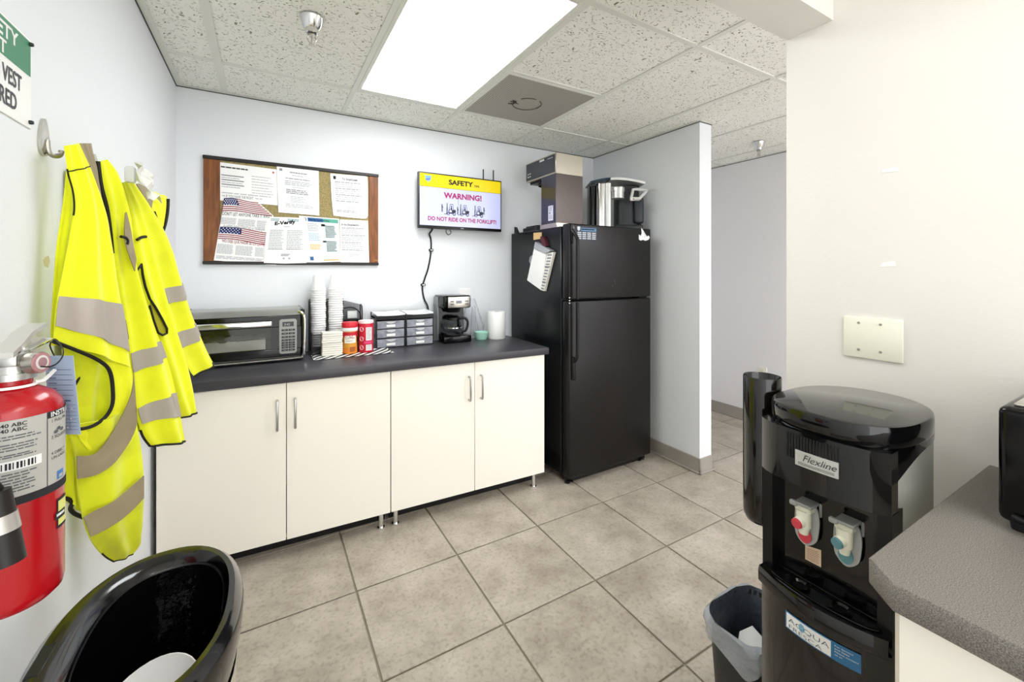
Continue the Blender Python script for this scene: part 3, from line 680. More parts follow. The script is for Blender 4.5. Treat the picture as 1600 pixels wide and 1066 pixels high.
def d3(q,f):
    g=lerp4(S3,f); rect(q,g,.07,.87,.14,.95,3); q.fit('To Employees',g,.3,.85,.72,.92,3,bold=.03)
    for k in range(10): strips(q,g,.1,.8-k*.05,.78,1,.1,.02,2 if k%3 else 1)
    strips(q,g,.35,.25,.35,3,.035,.015,2); strips(q,g,.1,.13,.7,2,.03,.016,1)
sheet('notice',S3b,-.0160,'white notice with rounded corners at the upper right of the corkboard, titled To Employees',d3)
# flag poster
FP=[(0.2169,-0.019,1.7509),(0.3523,-0.019,1.7487),(0.3772,-0.019,1.7181),(0.447,-0.019,1.6498),(0.4567,-0.019,1.6023),(0.4632,-0.019,1.3615),(0.1649,-0.019,1.3875)]
def flagdraw(q,f,P,w):
    # P(u,v) unit -> wavy flag; v up
    RED_,BLUE_,WH=4,5,0
    n=16
    def wv(u,v): return P(u, v+.10*math.sin(u*math.pi*1.5+.4)-.30*u*.25)
    for s in range(7):
        v0=s*2/13; v1=v0+1/13
        u0=.0 if s<3 else .38
        for k in range(n):
            a=u0+(w(v0)-u0)*k/n; c=u0+(w(v0)-u0)*(k+1)/n; q.poly([wv(a,v0),wv(c,v0),wv(c,v1),wv(a,v1)],RED_)
    for k in range(8):
        a=.40*k/8;c=.40*(k+1)/8
        q.poly([wv(a,6/13),wv(c,6/13),wv(c,1),wv(a,1)],BLUE_)
def d4(q,f):
    base=[(0.2111,-0.019,1.6202),(0.1649,-0.019,1.3875),(0.4664,-0.019,1.3616),(0.4406,-0.019,1.6346)]
    def band(tl,tr,br,bl,wfun):
        tl,tr,br,bl=map(Vector,(tl,tr,br,bl))
        def P(u,v): p=(tl*(1-u)+tr*u)*v+(bl*(1-u)+br*u)*(1-v); return (p.x,-.0202,p.z)
        flagdraw(q,None,P,wfun)
        for i in range(6):
            for j in range(4):
                u=.03+.06*i+(.03 if j%2 else 0); v=.52+.12*j
                wv=lambda a,c: P(a,c+.10*math.sin(a*math.pi*1.5+.4)-.30*a*.25)
                b0=Vector(wv(u,v)); q.poly([(b0.x+.0028*math.cos(k*math.pi*2/5),-.0206,b0.z+.0028*math.sin(k*math.pi*2/5)) for k in range(5)],0)
    A=[(0.2111,-0.019,1.7275),(0.3616,-0.019,1.7314),(0.4374,-0.019,1.6603),(0.1994,-0.019,1.6546)]
    B2=[(0.1936,-0.019,1.57),(0.4438,-0.019,1.5609),(0.4438,-0.019,1.487),(0.1821,-0.019,1.503)]
    band(*A,lambda v:.97); band(*B2,lambda v:.90)
    def tx(p0,p1,s,t,mi):
        a=Vector(p0);c=Vector(p1); d=(c-a); L_=d.length; d.normalize(); tm,_=text_mesh(t,'LEFT',.01,0); mxx=max(v[0] for v in tm); k=L_/mxx
        q.text(t,1,lambda x,y:(a.x+d.x*x*k,-.0203,a.z+d.z*x*k+y*s),mi,bold=.01)
    L1=[(0.2198,-0.019,1.7353),(0.3492,-0.019,1.7339)]
    tx(*L1,.022,'IF YOU HAVE THE RIGHT',1)
    L2=[(0.2023,-0.019,1.6372),(0.4406,-0.019,1.6328)]
    tx(*L2,.026,"DON'T LET ANYONE TAKE IT AWAY",3)
    L3=[(0.2081,-0.019,1.569),(0.4055,-0.019,1.5591)]
    tx(*L3,.022,'SI USTED TIENE DERECHO A TRABAJAR',1)
    L4=[(0.2023,-0.019,1.4897),(0.4024,-0.019,1.471)]
    tx(*L4,.022,'NO DEJE QUE NADIE SE LO QUITE',4)
    for (px0,px1,ya,yb_) in ((0,0,0,0),): pass
    cols=[[(0.1994,-0.019,1.6265),(0.2701,-0.019,1.6239),(0.2671,-0.019,1.5846),(0.1936,-0.019,1.5876)],[(0.2791,-0.019,1.6227),(0.3616,-0.019,1.6206),(0.3585,-0.019,1.5786),(0.2731,-0.019,1.5813)],[(0.3678,-0.019,1.6191),(0.415,-0.019,1.6183),(0.4087,-0.019,1.5739),(0.3647,-0.019,1.5753)],[(0.1821,-0.019,1.4821),(0.2582,-0.019,1.4757),(0.2522,-0.019,1.4205),(0.1763,-0.019,1.426)],[(0.2671,-0.019,1.4742),(0.3492,-0.019,1.4695),(0.343,-0.019,1.4114),(0.2612,-0.019,1.4189)],[(0.3585,-0.019,1.4661),(0.3992,-0.019,1.4636),(0.3992,-0.019,1.4087),(0.3554,-0.019,1.4116)]]
    for c in cols:
        g=lerp4(c,lambda a,z:(a,-.0203,z)); strips(q,g,0,.88,1,8,.12,.07,2,.1)
    g=lerp4([(0.1763,-0.019,1.4155),(0.3992,-0.019,1.3977),(0.3992,-0.019,1.3831),(0.1735,-0.019,1.398)],lambda a,z:(a,-.0203,z)); strips(q,g,0,.8,1,3,.35,.2,2,.1)
sheet('flag_poster',FP,-.0190,'torn poster with two American flags at the lower left of the corkboard',d4,[mat('flag_red','8e1f2e',.8),mat('flag_blue','1c2a66',.8)])
S5=[(0.4278,-0.023,1.6407),(0.6133,-0.023,1.645),(0.6202,-0.023,1.3778),(0.3992,-0.023,1.3757)]
S5b=[(0.4278,-0.023,1.6407),(0.5221,-0.023,1.6449),(0.6133,-0.023,1.645),(0.6168,-0.023,1.5345),(0.6202,-0.023,1.3778),(0.5056,-0.023,1.373),(0.3992,-0.023,1.3757),(0.4087,-0.023,1.526)]
def d5(q,f):
    g=lerp4(S5,f); strips(q,g,.05,.95,.3,2,.03,.018,4,.3); strips(q,g,.5,.95,.4,2,.03,.018,4,.3)
    q.fit('E-Verify',lambda a,c:g(a,c+(a-.2)*.10),.16,.80,.72,.905,3,bold=.05); strips(q,g,.4,.79,.2,1,.1,.02,2)
    strips(q,g,.06,.70,.38,12,.037,.022,2); strips(q,g,.5,.70,.44,12,.037,.022,2); rect(q,g,.46,.22,.465,.75,2)
    rect(q,g,.06,.30,.42,.306,1); rect(q,g,.5,.3,.94,.306,1); strips(q,g,.38,.18,.22,2,.03,.02,1)
    for u in (.45,.58): q.poly([g(u+.03*math.cos(k*math.pi/5),.1+.025*math.sin(k*math.pi/5)) for k in range(10)],2)
sheet('notice',S5b,-.0228,'white E-Verify notice overlapping the flag poster on the corkboard',d5,[mat('print_teal','6b9ea8',.8)])
S6=[(0.5793,-0.021,1.6583),(0.8028,-0.021,1.6532),(0.8102,-0.021,1.3876),(0.6204,-0.021,1.3779)]
def d6(q,f):
    g=lerp4(S6,f); rect(q,g,.2,.89,.58,.975,4); rect(q,g,.58,.89,.97,.975,5); q.text('What You Should Know',.055,lambda a,c:g(.23+a*.95,.912+c),0,bold=.02)
    rect(q,g,.12,.9,.17,.97,1); rect(q,g,.55,.06,.98,.87,6); strips(q,g,.17,.83,.3,5,.035,.02,2); strips(q,g,.17,.62,.32,5,.035,.02,7); strips(q,g,.17,.38,.3,4,.03,.018,8)
    strips(q,g,.62,.8,.3,8,.035,.02,7); strips(q,g,.62,.45,.3,7,.035,.02,7); rect(q,g,.52,.80,.62,.85,3); rect(q,g,.52,.44,.62,.48,1); rect(q,g,.12,.05,.22,.13,4); rect(q,g,.5,.035,.95,.06,8)
sheet('notice',S6,-.0211,'colourful notice with a blue and green header and pale teal column on the corkboard',d6,[mat('print_blue','34649c',.7),mat('print_green','5fae9a',.7),mat('print_paleteal','e2f1f3',.8),mat('print_skyline','a8c8d8',.8),mat('print_yellow','dcb95a',.8)])
S7=[(0.807,-0.018,1.6498),(0.9758,-0.018,1.6519),(0.9837,-0.018,1.3773),(0.8107,-0.018,1.3797)]
def d7(q,f):
    g=lerp4(S7,f); q.fit('A los Empleados',g,.04,.85,.66,.91,3,bold=.03)
    for k in range(13): strips(q,g,.05,.8-k*.042,.85,1,.1,.018,2 if k%4 else 1)
    strips(q,g,.3,.22,.4,3,.035,.015,2); rect(q,g,.05,.1,.4,.106,2)
sheet('notice',S7,-.0183,'white notice at the lower right of the corkboard, titled A los Empleados',d7)
# ================================================================ TELEVISION
def tv():
    x0,x1,z0,z1=1.285,1.915,1.618,1.994; y=-.085
    t=thing('television','wall-mounted flat television showing a yellow and white safety slide','television',((x0+x1)/2,-.05,z0))
    q=B(); q.box((x0,y,z0),(x1,y+.03,z1),r=.004,seg=2); q.build('housing',BLK,t)
    q=B(); q.box((x0+.15,y+.03,z0+.08),(x1-.15,0,z1-.1),r=.004,seg=1); q.build('wall_mount',DARK,t)
    sx0,sx1,sz0,sz1=x0+.009,x1-.009,z0+.02,z1-.009
    EM=lambda n,c,e=.95: mat(n,c,.3,emit=e)
    q=B(); q.box((sx0,y-.0012,sz0),(sx1,y+.001,sz1)); s=q.build('screen',mat('screen_lavender','b4b8de',.25,emit=.30),t)
    W_=sx1-sx0; Hh=sz1-sz0
    g=lambda u,v:(sx0+u*W_,y-.0016,sz0+v*Hh); g2=lambda u,v:(sx0+u*W_,y-.0020,sz0+v*Hh); 
    q=B(); rect(q,g,0,.75,1,1,0); q.build('slide_banner',mat('screen_yellow','dcc400',.3,emit=.25),s)
    q=B(); rect(q,g2,0,.745,1,.75,0); q.fit('SAFETY',g2,.335,.825,.637,.93,0,bold=.042); q.fit('TIPS',g2,.645,.826,.715,.87,0,bold=.03)
    q.build('slide_title',mat('screen_black','121018',.4),s)
    q=B(); q.fit('WARNING!',g2,.275,.55,.745,.67,0,bold=.042); q.build('slide_heading',mat('screen_magenta','9c1558',.3,emit=.12),s); q=B(); q.fit('DO NOT RIDE ON THE FORKLIFT!',g2,.092,.095,.94,.18,0,bold=.035); q.build('slide_warning',mat('screen_magenta','9c1558',.3,emit=.12),s)
    q=B()
    sh=[(.06,.97),(.095,.955),(.13,.97),(.125,.88),(.095,.835),(.065,.88)]; q.poly([g2(*p) for p in sh][::-1],0); q.poly([g2(u,v) for u,v in ((.062,.885),(.128,.92),(.126,.905),(.064,.868))][::-1],1)
    q.build('slide_shield',[mat('screen_shield','6f9ae6',.3,emit=.3),mat('screen_shield_band','b0307a',.3,emit=.4)],s)
    def fork(q,u,mode):
        A=.56 # aspect (height units) 
        def P(a,c): return g2(u+a,.225+c*1.85)
        def circ(a,c,r,n=14): q.poly([P(a+r*math.cos(2*math.pi*k/n),c+r*math.sin(2*math.pi*k/n)) for k in range(n)],0)
        def ring(a,c,r,r2,n=14):
            for k in range(n):
                t0=2*math.pi*k/n;t1=2*math.pi*(k+1)/n; q.poly([P(a+r*math.cos(t0),c+r*math.sin(t0)),P(a+r*math.cos(t1),c+r*math.sin(t1)),P(a+r2*math.cos(t1),c+r2*math.sin(t1)),P(a+r2*math.cos(t0),c+r2*math.sin(t0))],0)
        def bar(a0,c0,a1,c1,w_):
            dx,dy=a1-a0,c1-c0; L_=math.hypot(dx,dy); nx,ny=-dy/L_*w_/2,dx/L_*w_/2; q.poly([P(a0+nx,c0+ny),P(a1+nx,c1+ny),P(a1-nx,c1-ny),P(a0-nx,c0-ny)],0)
        ring(.045,.012,.016,.009); ring(.115,.014,.019,.010); bar(.05,.022,.11,.022,.014)
        q.poly([P(.085,.03),P(.135,.03),P(.138,.05),P(.125,.06),P(.09,.055)],0); bar(.05,.03,.06,.065,.010)
        bar(.055,.06,.068,.115,.005); bar(.068,.115,.10,.117,.006); bar(.10,.117,.108,.055,.005)
        bar(.026,.01,.032,.125,.009); bar(-.005,.008,.03,.008,.006); bar(.04,.02,.032,.10,.004)
        circ(.082,.092,.008); bar(.082,.082,.085,.05,.016); bar(.08,.07,.066,.06,.006); 
        def man(a,c): circ(a,c+.075,.007); bar(a,c+.068,a+.002,c+.035,.013); bar(a,c+.036,a-.005,c,.006); bar(a+.002,c+.036,a+.008,c,.006); bar(a,c+.06,a+.015,c+.048,.005)
        if mode==0: man(-.03,.028)
        if mode==1: man(-.008,.012); bar(.0,.10,.0,.17,.004)
        if mode==2: man(.145,.03)
    for u,m_ in ((.285,0),(.45,1),(.63,2)):
        q=B(); fork(q,u,m_); q.build('forklift_pictogram',mat('screen_ink','25243a',.4),s)
    q=B(); q.box(((x0+x1)/2-.012,y-.0015,z0+.006),((x0+x1)/2+.012,y+.001,z0+.013)); q.build('badge',GREYP,t)
    q=B(); q.tube([(1.508-.012,-.05,z0+.004),(1.495,-.05,z0-.02),(1.512,-.05,z0-.036),(1.53,-.05,z0-.02),(1.52,-.05,z0+.004)],.003,6); q.build('cable_loop',BLK,t)
tv()
for k,(px) in enumerate((0,1)):
    x=(1.785,1.868)[k]; q=B(); q.box((x-.004,-.048,1.90),(x+.004,-.040,(2.075,2.078)[k]),r=.002,seg=1); tag(q.build('antenna_rod',BLK),('left black antenna rod rising behind the television','right black antenna rod rising behind the television')[k],'antenna')
t=thing('television_cable','black cable clipped down the back wall below the television','cable',(1.39,-.01,1.3))
q=B(); q.tube([(1.412,-.03,1.635),(1.398,-.008,1.60),(1.386,-.014,1.585),(1.398,-.008,1.555),(1.401,-.008,1.50),(1.395,-.008,1.43),(1.378,-.008,1.346),(1.352,-.008,1.27),(1.338,-.008,1.215),(1.350,-.008,1.14),(1.372,-.02,1.085),(1.38,-.03,1.0)],.0055,8); q.build('cord',BLK,t)
q=B()
for x,z in ((1.400,1.475),(1.343,1.235)): q.box((x-.016,-.018,z-.008),(x+.016,-.001,z+.008),r=.003,seg=1)
q.build('cable_clip',BLK,t)
q=B()
for x,z in ((1.400,1.475),(1.343,1.235)): q.box((x-.009,-.0195,z-.003),(x+.009,-.0175,z+.003))
q.build('clip_label',WHITE,t)
# ================================================================ REFRIGERATOR
FRB=mat('fridge_black','121010',.3,bump=.12,bscale=260,bdist=.0008,spec=.35); FRS=mat('fridge_side_black','111214',.22,spec=.35)
def fridge():
    x0,x1=2.018,2.735; t=thing('refrigerator','tall black top-freezer refrigerator in the corner beside the partition','refrigerator',((x0+x1)/2,-.38,0))
    q=B(); q.box((x0,-.675,.045),(x1,-.05,1.612),r=.005,seg=1); q.build('cabinet_body',FRS,t)
    def door(name,z0,z1):
        q=B(); q.box((x0-.002,-.757,z0),(x1+.002,-.69,z1),r=.010,seg=3); q.box((x0+.012,-.69,z0+.012),(x1-.012,-.675,z1-.012)); return q.build(name,FRB,t)
    d1_=door('freezer_door',1.153,1.624); d2_=door('door',.052,1.143)
    # side finger pull strips and strap handles on the left
    q=B(); q.tube([(x0+.022,-.757,1.585),(x0+.022,-.775,1.565),(x0+.032,-.795,1.53),(x0+.034,-.797,1.49),(x0+.034,-.797,1.20),(x0+.034,-.797,1.158)],.0105,10); q.box((x0+.010,-.766,1.50),(x0+.03,-.756,1.62),r=.003,seg=1); tag(q.build('handle',FRB,d1_),'black strap handle')
    q=B(); q.tube([(x0+.034,-.797,1.138),(x0+.034,-.797,1.10),(x0+.034,-.797,.86),(x0+.032,-.793,.80),(x0+.028,-.770,.772),(x0+.026,-.757,.765)],.0105,10); q.box((x0+.016,-.776,.655),(x0+.040,-.756,.80),r=.008,seg=3); q.build('handle',FRB,d2_)
    q=B(); q.lathe([(0,-.0),(.009,0),(.009,-.004),(0,-.005)],(x0+.03,-.757,1.598),16,ax='y'); q.build('cap',GREYP,d1_)
    q=B()
    for z in (1.165,1.148,1.132): q.lathe([(0,0),(.005,0),(.004,-.002),(0,-.003)],(x0+.004,-.757,z),8,ax='y')
    q.build('rivet',CHROME,t)
    q=B(); q.box((x1-.075,-.72,1.143),(x1+.001,-.68,1.153)); q.build('middle_hinge',BLK,t)
    q=B(); q.box((x0+.02,-.72,.012),(x1-.02,-.66,.05)); q.build('kick_grille',BLK,t)
    for fx in (x0+.03,x1-.06):
        for fy in (-.70,-.1):
            q=B(); q.cyl((fx,fy,0),(fx,fy,.046),.018,n=14); q.tube([(fx-.02,fy-.015,.012),(fx-.005,fy-.03,.02),(fx+.02,fy-.028,.014)],.006,6); q.build('foot',BLKG,t)
    q=B(); random.seed(2)
    for a,z in ((2.36,1.565),(2.43,1.56),(2.35,1.465),(2.40,1.245),(2.39,1.262),(2.375,1.228),(2.46,1.235),(2.37,1.235)):
        q.poly([(a+random.uniform(-.006,.006),-.7576,z+random.uniform(-.005,.005)) for _ in range(4)])
    q.build('scuff_mark',mat('scuff','8f8d88',.7),d1_)
fridge()
# sticker on freezer door
def frsticker():
    x0,z0=2.075,1.522; t=thing('door_sticker','dark rectangular sticker with white print at the freezer door upper left','sticker',(x0+.08,-.758,z0))
    q=B(); q.box((x0,-.7585,z0),(x0+.165,-.757,z0+.088)); q.build('backing',mat('sticker_dark','1f2836',.4),t)
    q=B(); f=onY(x0,-.7588,z0); rect(q,f,.035,.058,.16,.078,1); q.poly([f(*p) for p in ((.006,.083),(.018,.086),(.03,.083),(.028,.066),(.018,.056),(.008,.066))],0)
    random.seed(6)
    for c in range(4): strips(q,f,.008+c*.039,.044,.033,4,.012,.007,0,.1)
    strips(q,f,.04,.066,.11,1,.01,.007,0,0); q.build('sticker_print',[mat('sticker_white','cfd4da',.6),mat('sticker_blue','5f86a8',.5)],t)
frsticker()
def bird():
    t=thing('bird_magnet','white bird-shaped magnet at the freezer door upper right','magnet',(2.67,-.758,1.575))
    f=lambda a,c,h:(2.668+a,-.7575-h,1.575+c)
    body=[(-.052,-.030),(-.052,.005),(-.035,-.005),(-.025,.012),(-.028,.050),(-.008,.030),(.012,.006),(.025,-.008),(.040,.002),(.052,-.010),(.040,-.028),(.012,-.036),(-.01,-.030),(-.035,-.036)]
    q=B(); q.prism(body,f,.004); q.build('bird_body',WHITE,t)
    q=B(); q.tube([(2.655,-.762,1.60),(2.668,-.762,1.585),(2.675,-.762,1.57),(2.662,-.762,1.56)],.0011,5); q.build('wing_line',INK,t)
bird()
# clipped paper pad and magnets on the fridge side
P_=lambda L,dx:[(2.018-dx,p[1],p[2]) for p in L]
def sidepad():
    t=thing('paper_pad','white list pad with a clip hanging on the refrigerator side','notepad',(2,-0.4131,1.485))
    F_=[(2.004,-0.399,1.4857),(2.004,-0.544,1.4454),(2.004,-0.4769,1.2038),(2.004,-0.309,1.2649)]
    q=B(); v=P_(F_,.022)+P_(F_,.001); q.add(v,[(0,1,2,3),(7,6,5,4),(0,4,5,1),(1,5,6,2),(2,6,7,3),(3,7,4,0)]); q.build('pad_sheets',PAPER,t)
    S_=[(2.004,-0.5512,1.4494),(2.004,-0.6223,1.4508),(2.004,-0.5145,1.1967),(2.004,-0.4693,1.2035)]
    q=B(); v=P_(S_,.019)+P_(S_,.001); q.add(v,[(0,1,2,3),(7,6,5,4),(0,4,5,1),(1,5,6,2),(2,6,7,3),(3,7,4,0)],0)
    g=lerp4([(p[1],0,p[2]) for p in S_],lambda a,c:(2.018-.0195,a,c)); random.seed(12)
    for k in range(12): rect(q,g,.15,.03+k*.08,.85,.075+k*.08,1)
    rect(q,g,0,.62,1,.64,2); rect(q,g,0,.22,1,.24,2); q.build('printed_strip',[PAPER2,INK,INKD],t)
    C_=[(2.004,-0.4228,1.5282),(2.004,-0.6083,1.4596),(2.004,-0.544,1.4454),(2.004,-0.407,1.4854)]
    q=B(); v=P_(C_,.03)+P_(C_,.001); q.add(v,[(0,1,2,3),(7,6,5,4),(0,4,5,1),(1,5,6,2),(2,6,7,3),(3,7,4,0)]); q.build('clip',mat('clip_clear','a9adb0',.15,.3),t)
sidepad()
def plate(name,pix,m,label,cat,dx=.006):
    q=B(); v=P_(pix,dx)+P_(pix,.0005); n=len(pix); q.add(v,[tuple(range(n)),tuple(range(2*n-1,n-1,-1))]+[(i,n+i,n+(i+1)%n,(i+1)%n) for i in range(n)]); o=q.build(name,m); tag(o,label,cat); return o
plate('magnet',[(2.004,-0.3668,1.5935),(2.004,-0.4616,1.5904),(2.004,-0.4616,1.5474),(2.004,-0.3668,1.5448)],mat('magnet_beige','d3b27a',.5),'beige square magnet near the top of the refrigerator side','magnet')
plate('magnet',[(2.004,-0.3174,1.4267),(2.004,-0.3423,1.4393),(2.004,-0.3668,1.4209),(2.004,-0.3587,1.3856),(2.004,-0.3257,1.3772),(2.004,-0.309,1.3999)],mat('magnet_grey','8a8c90',.3,.5),'small silver oval magnet left of the hanging list pad','magnet')
plate('scissors',[(2.004,-0.4693,1.5597),(2.004,-0.492,1.5624),(2.004,-0.5219,1.5392),(2.004,-0.544,1.4958),(2.004,-0.5145,1.4846),(2.004,-0.4845,1.5117)],mat('dark_red','4a1420',.4),'dark red handled scissors magnet-held above the list pad','scissors',.02)
# on the refrigerator
FZ=1.6125
def brewer():
    x0,x1=2.062,2.290; ya,yb=-.560,-.19; t=thing('commercial_coffee_brewer','tall commercial coffee brewer with overhanging head on the refrigerator top','coffee brewer',(2.17,-.4,FZ))
    SS=mat('brewer_steel','c2bcae',.3,.9,bump=.08,bscale=50,stretch=(1,1,30)); BR=mat('brewer_brown_steel','5a5350',.3,.7); BRF=mat('brewer_front_dark','35363c',.25,.2)
    q=B(); q.box((x0-.002,ya-.012,FZ),(x1+.015,-.375,FZ+.038),r=.003,seg=1); q.build('base_plate',SS,t)
    q=B(); q.box((x0+.004,ya+.002,FZ+.038),(x1,ya+.17,1.975)); c=q.build('column',BR,t)
    q=B(); q.box((x0,ya+.002,FZ+.038),(x0+.004,ya+.17,1.975)); c2=q.build('column_front_panel',mat('brewer_column_front','45444e',.15,.6),t)
    q=B(); q.box((x0-.0015,ya+.03,FZ+.055),(x0,ya+.085,FZ+.155),mi=0)
    f=lambda a,c:(x0-.0018,ya+.082-a,FZ+.058+c); random.seed(14); strips(q,f,.004,.085,.044,3,.011,.006,1); rect(q,f,.006,.042,.024,.056,1); strips(q,f,.004,.03,.044,3,.010,.005,1); q.build('instruction_label',[mat('label_lilac','d9d8ee',.5),INK],c2)
    q=B(); q.box((x0,ya,1.975),(x1,yb,2.115),r=.003,seg=1); h=q.build('head_housing',SS,t)
    q=B(); q.box((x0-.003,ya+.01,1.985),(x0+.001,yb-.008,2.105)); h2=q.build('head_front_panel',BRF,h)
    q=B(); f=lambda a,c:(x0-.0045,yb-.01-a,1.99+c); q.box((x0-.006,-.43,2.085),(x0-.002,-.375,2.098),r=.001,seg=1)
    for a,c in ((.02,.035),(.02,.015),(.045,.035),(.045,.015)): q.box((x0-.006,yb-.012-a-.012,1.99+c),(x0-.002,yb-.012-a,1.998+c))
    strips(q,f,.27,.095,.07,1,.01,.003,0); q.build('badge',LGREY,h)
    q=B(); q.lathe([(.06,0),(.066,.035),(.0,.035)],((x0+x1)/2,-.29,1.945),24); q.box((x0+.03,-.37,1.962),(x1-.03,-.2,1.976)); q.build('filter_funnel',BLK,t)
    q=B(); q.box((x0+.03,ya+.06,2.115),(x1-.05,yb-.1,2.127),r=.004,seg=1); q.build('top_lid',BLK,t)
brewer()
def podmaker():
    t=thing('pod_coffee_maker','single-serve coffee machine with raised silver handle and steel side, right on the refrigerator top','coffee maker',(2.605,-.575,FZ),R(-30.2),local=True)
    S=.0046
    # local: x right, y away from viewer, z up ; scale from a frontal look
    SIL=mat('pod_silver','c8c9c6',.3,.6); NAVY=mat('pod_navy','20344a',.25,spec=.5); BODY=mat('pod_black','1d2123',.4)
    q=B(); q.box((-.02,-.02,.0),(.175,.17,.05),r=.012,seg=2); q.box((-.06,-.06,.0),(.06,.02,.022),r=.006,seg=2); q.build('drip_base',BODY,t)
    q=B(); q.box((.0,.02,.045),(.165,.17,.335),r=.035,seg=4,edges='z'); q.build('body',BODY,t)
    q=B(); q.box((.115,-.01,.06),(.185,.12,.25),r=.018,seg=3); q.build('right_housing',mat('pod_dark_teal','23292e',.45),t)
    # silver side reservoir (left)
    q=B(); q.box((-.155,-.015,.002),(-.085,.15,.345),r=.022,seg=4,edges='z'); q.build('steel_side_panel',CHROME,t)
    q=B(); q.box((-.100,-.035,.002),(-.058,.15,.345),r=.012,seg=3,edges='z'); q.build('silver_column',mat('pod_bright_silver','d9dad7',.3,.4),t)
    q=B(); q.box((-.200,.03,.0),(-.150,.16,.335),r=.02,seg=3,edges='z'); q.build('water_tank',mat('pod_tank','17181a',.15),t)
    q=B(); q.cyl((-.01,-.02,.235),(-.01,-.02,.285),.045,n=28); q.cyl((-.01,-.02,.285),(-.01,-.02,.312),.049,n=28); q.build('brew_spout',SIL,t)
    # lid: arched silver sheet
    rows=[]
    for j in range(7):
        y=-.07+.24*j/6; rows.append([(x,y,.322+.045*math.cos((x+.03)/.2*1.35)*(1-.15*abs(j/6-.5)*2)+.0) for x in [-.07+.24*i/14 for i in range(15)]])
    q=B(); q.grid(rows,0,True,thick=-.016); q.build('lid_arch',SIL,t)
    rows=[[(x,y,.326+.045*math.cos((x+.03)/.2*1.35)) for x in [-.205+.15*i/8 for i in range(9)]] for y in (-.05,.03,.10,.17)]
    q=B(); q.grid(rows,0,True,thick=-.012); q.build('tank_lid',NAVY,t)
    # raised handle: open frame
    q=B()
    A=[(.075,-.06,.225),(.125,-.085,.222),(.19,-.03,.283),(.215,0,.295),(.13,-.01,.305),(.10,-.02,.300)]
    q.tube(A+[A[0]],.0105,8,smooth=False); q.box((.066,-.075,.212),(.132,-.058,.238),r=.005,seg=2); q.build('handle',mat('pod_handle','dcdcd9',.35,.2),t)
    q=B(); q.box((.085,-.078,.219),(.096,-.0745,.229)); q.box((.108,-.078,.219),(.117,-.0745,.229)); q.build('button',mat('button_red','7a2c2c',.4),t)
    q=B(); q.tube([(.165,.08,.07),(.195,.09,.05),(.19,.1,.012),(.16,.12,.006)],.004,6); q.build('power_cord',BLK,t)
podmaker()
q=B(); q.box((2.045,-.36,FZ),(2.16,-.17,FZ+.03),r=.006,seg=2); q.box((2.06,-.34,FZ+.03),(2.15,-.19,FZ+.042),r=.004,seg=1)
for k in range(7): q.box((2.043,-.325+k*.02,FZ+.006),(2.046,-.313+k*.02,FZ+.026))
tag(q.build('router',mat('router_black','1c1c1d',.45)),'flat black ribbed box lying on the refrigerator beside the brewer','box')
q=B(); q.prism([(0,0),(.05,0),(.035,.012),(.012,.045),(0,.05)],lambda a,c,h:(2.03+h,-.075-a,FZ+c),.02); tag(q.build('plastic_clip',BLK),'small black plastic clip at the refrigerator top rear edge','clip')
# ================================================================ LEFT WALL
def sign():
    y1=-1.610; y0=y1-.254; z0,z1=1.613,1.790
    t=thing('safety_sign','green and white safety vest required sign at the top of the left wall','sign',(0,(y0+y1)/2,z0))
    q=B(); q.box((0,y0,z0),(.003,y1,z1),r=.001,seg=1); q.build('panel',mat('sign_white','f6f7f4',.35),t)
    q=B(); g=onXpos(.0034,y0,z0); rect(q,g,.004,.103,.250,.172,0); q.build('green_band',mat('sign_green','3d8763',.4),t)
    q=B(); g=onXpos(.0038,y0,z0); q.text('SAFETY',.040,lambda a,c:g(.127+a*1.08,.138+c*.92),0,align='CENTER',bold=.025); q.text('FIRST',.040,lambda a,c:g(.110+a*1.0,.1075+c*.86),0,align='CENTER',bold=.025); q.build('heading_lettering',WHITE,t)
    q=B(); q.text('SAFETY VEST',.048,lambda a,c:g(.122+a*.66,.060+c*.88),0,align='CENTER',bold=.02); q.text('REQUIRED',.048,lambda a,c:g(.116+a*.70,.018+c*.88),0,align='CENTER',bold=.02); q.build('body_lettering',mat('sign_ink','3a3b40',.5),t)
    for yy in (y0+.008,y1-.008):
        for zz in (z0+.012,z1-.010):
            q=B(); q.lathe([(0,.0065),(.003,.006),(.0042,.003),(.0042,0)],(.003,yy,zz),12,ax='x'); q.build('screw_head',mat('screw_dark','2f3a34',.4,.5),t)
sign()
def hook(y,z,label,s=1):
    t=thing('wall_hook',label,'hook',(0,y,z))
    q=B(); n=18
    prof=[(.020*s*math.sin(a)*(1-.25*math.cos(a)),.040*s*math.cos(a)) for a in [2*math.pi*k/n for k in range(n)]]
    q.prism(prof,lambda a,c,h:(h,y+a,z+c),.006); q.add([(.006,y+a,z+c) for a,c in prof]+[(.011,y,z+.01)],[(i,(i+1)%n,n) for i in range(n)],0,True); q.build('plate',mat('hook_nickel','c9c6be',.22,.95),t)
    q=B(); q.tube([(.008,y,z-.005),(.010,y,z-.028),(.016,y+.006,z-.036),(.024,y+.012,z-.032),(.026,y+.014,z-.022)],.005,8); q.build('prong',mat('hook_nickel2','9f9c94',.3,.9),t)
hook(-1.556,1.612,'brushed nickel teardrop hook holding the nearest safety vest')
hook(-1.250,1.618,'nickel hook peeking out behind the second safety vest',.8)
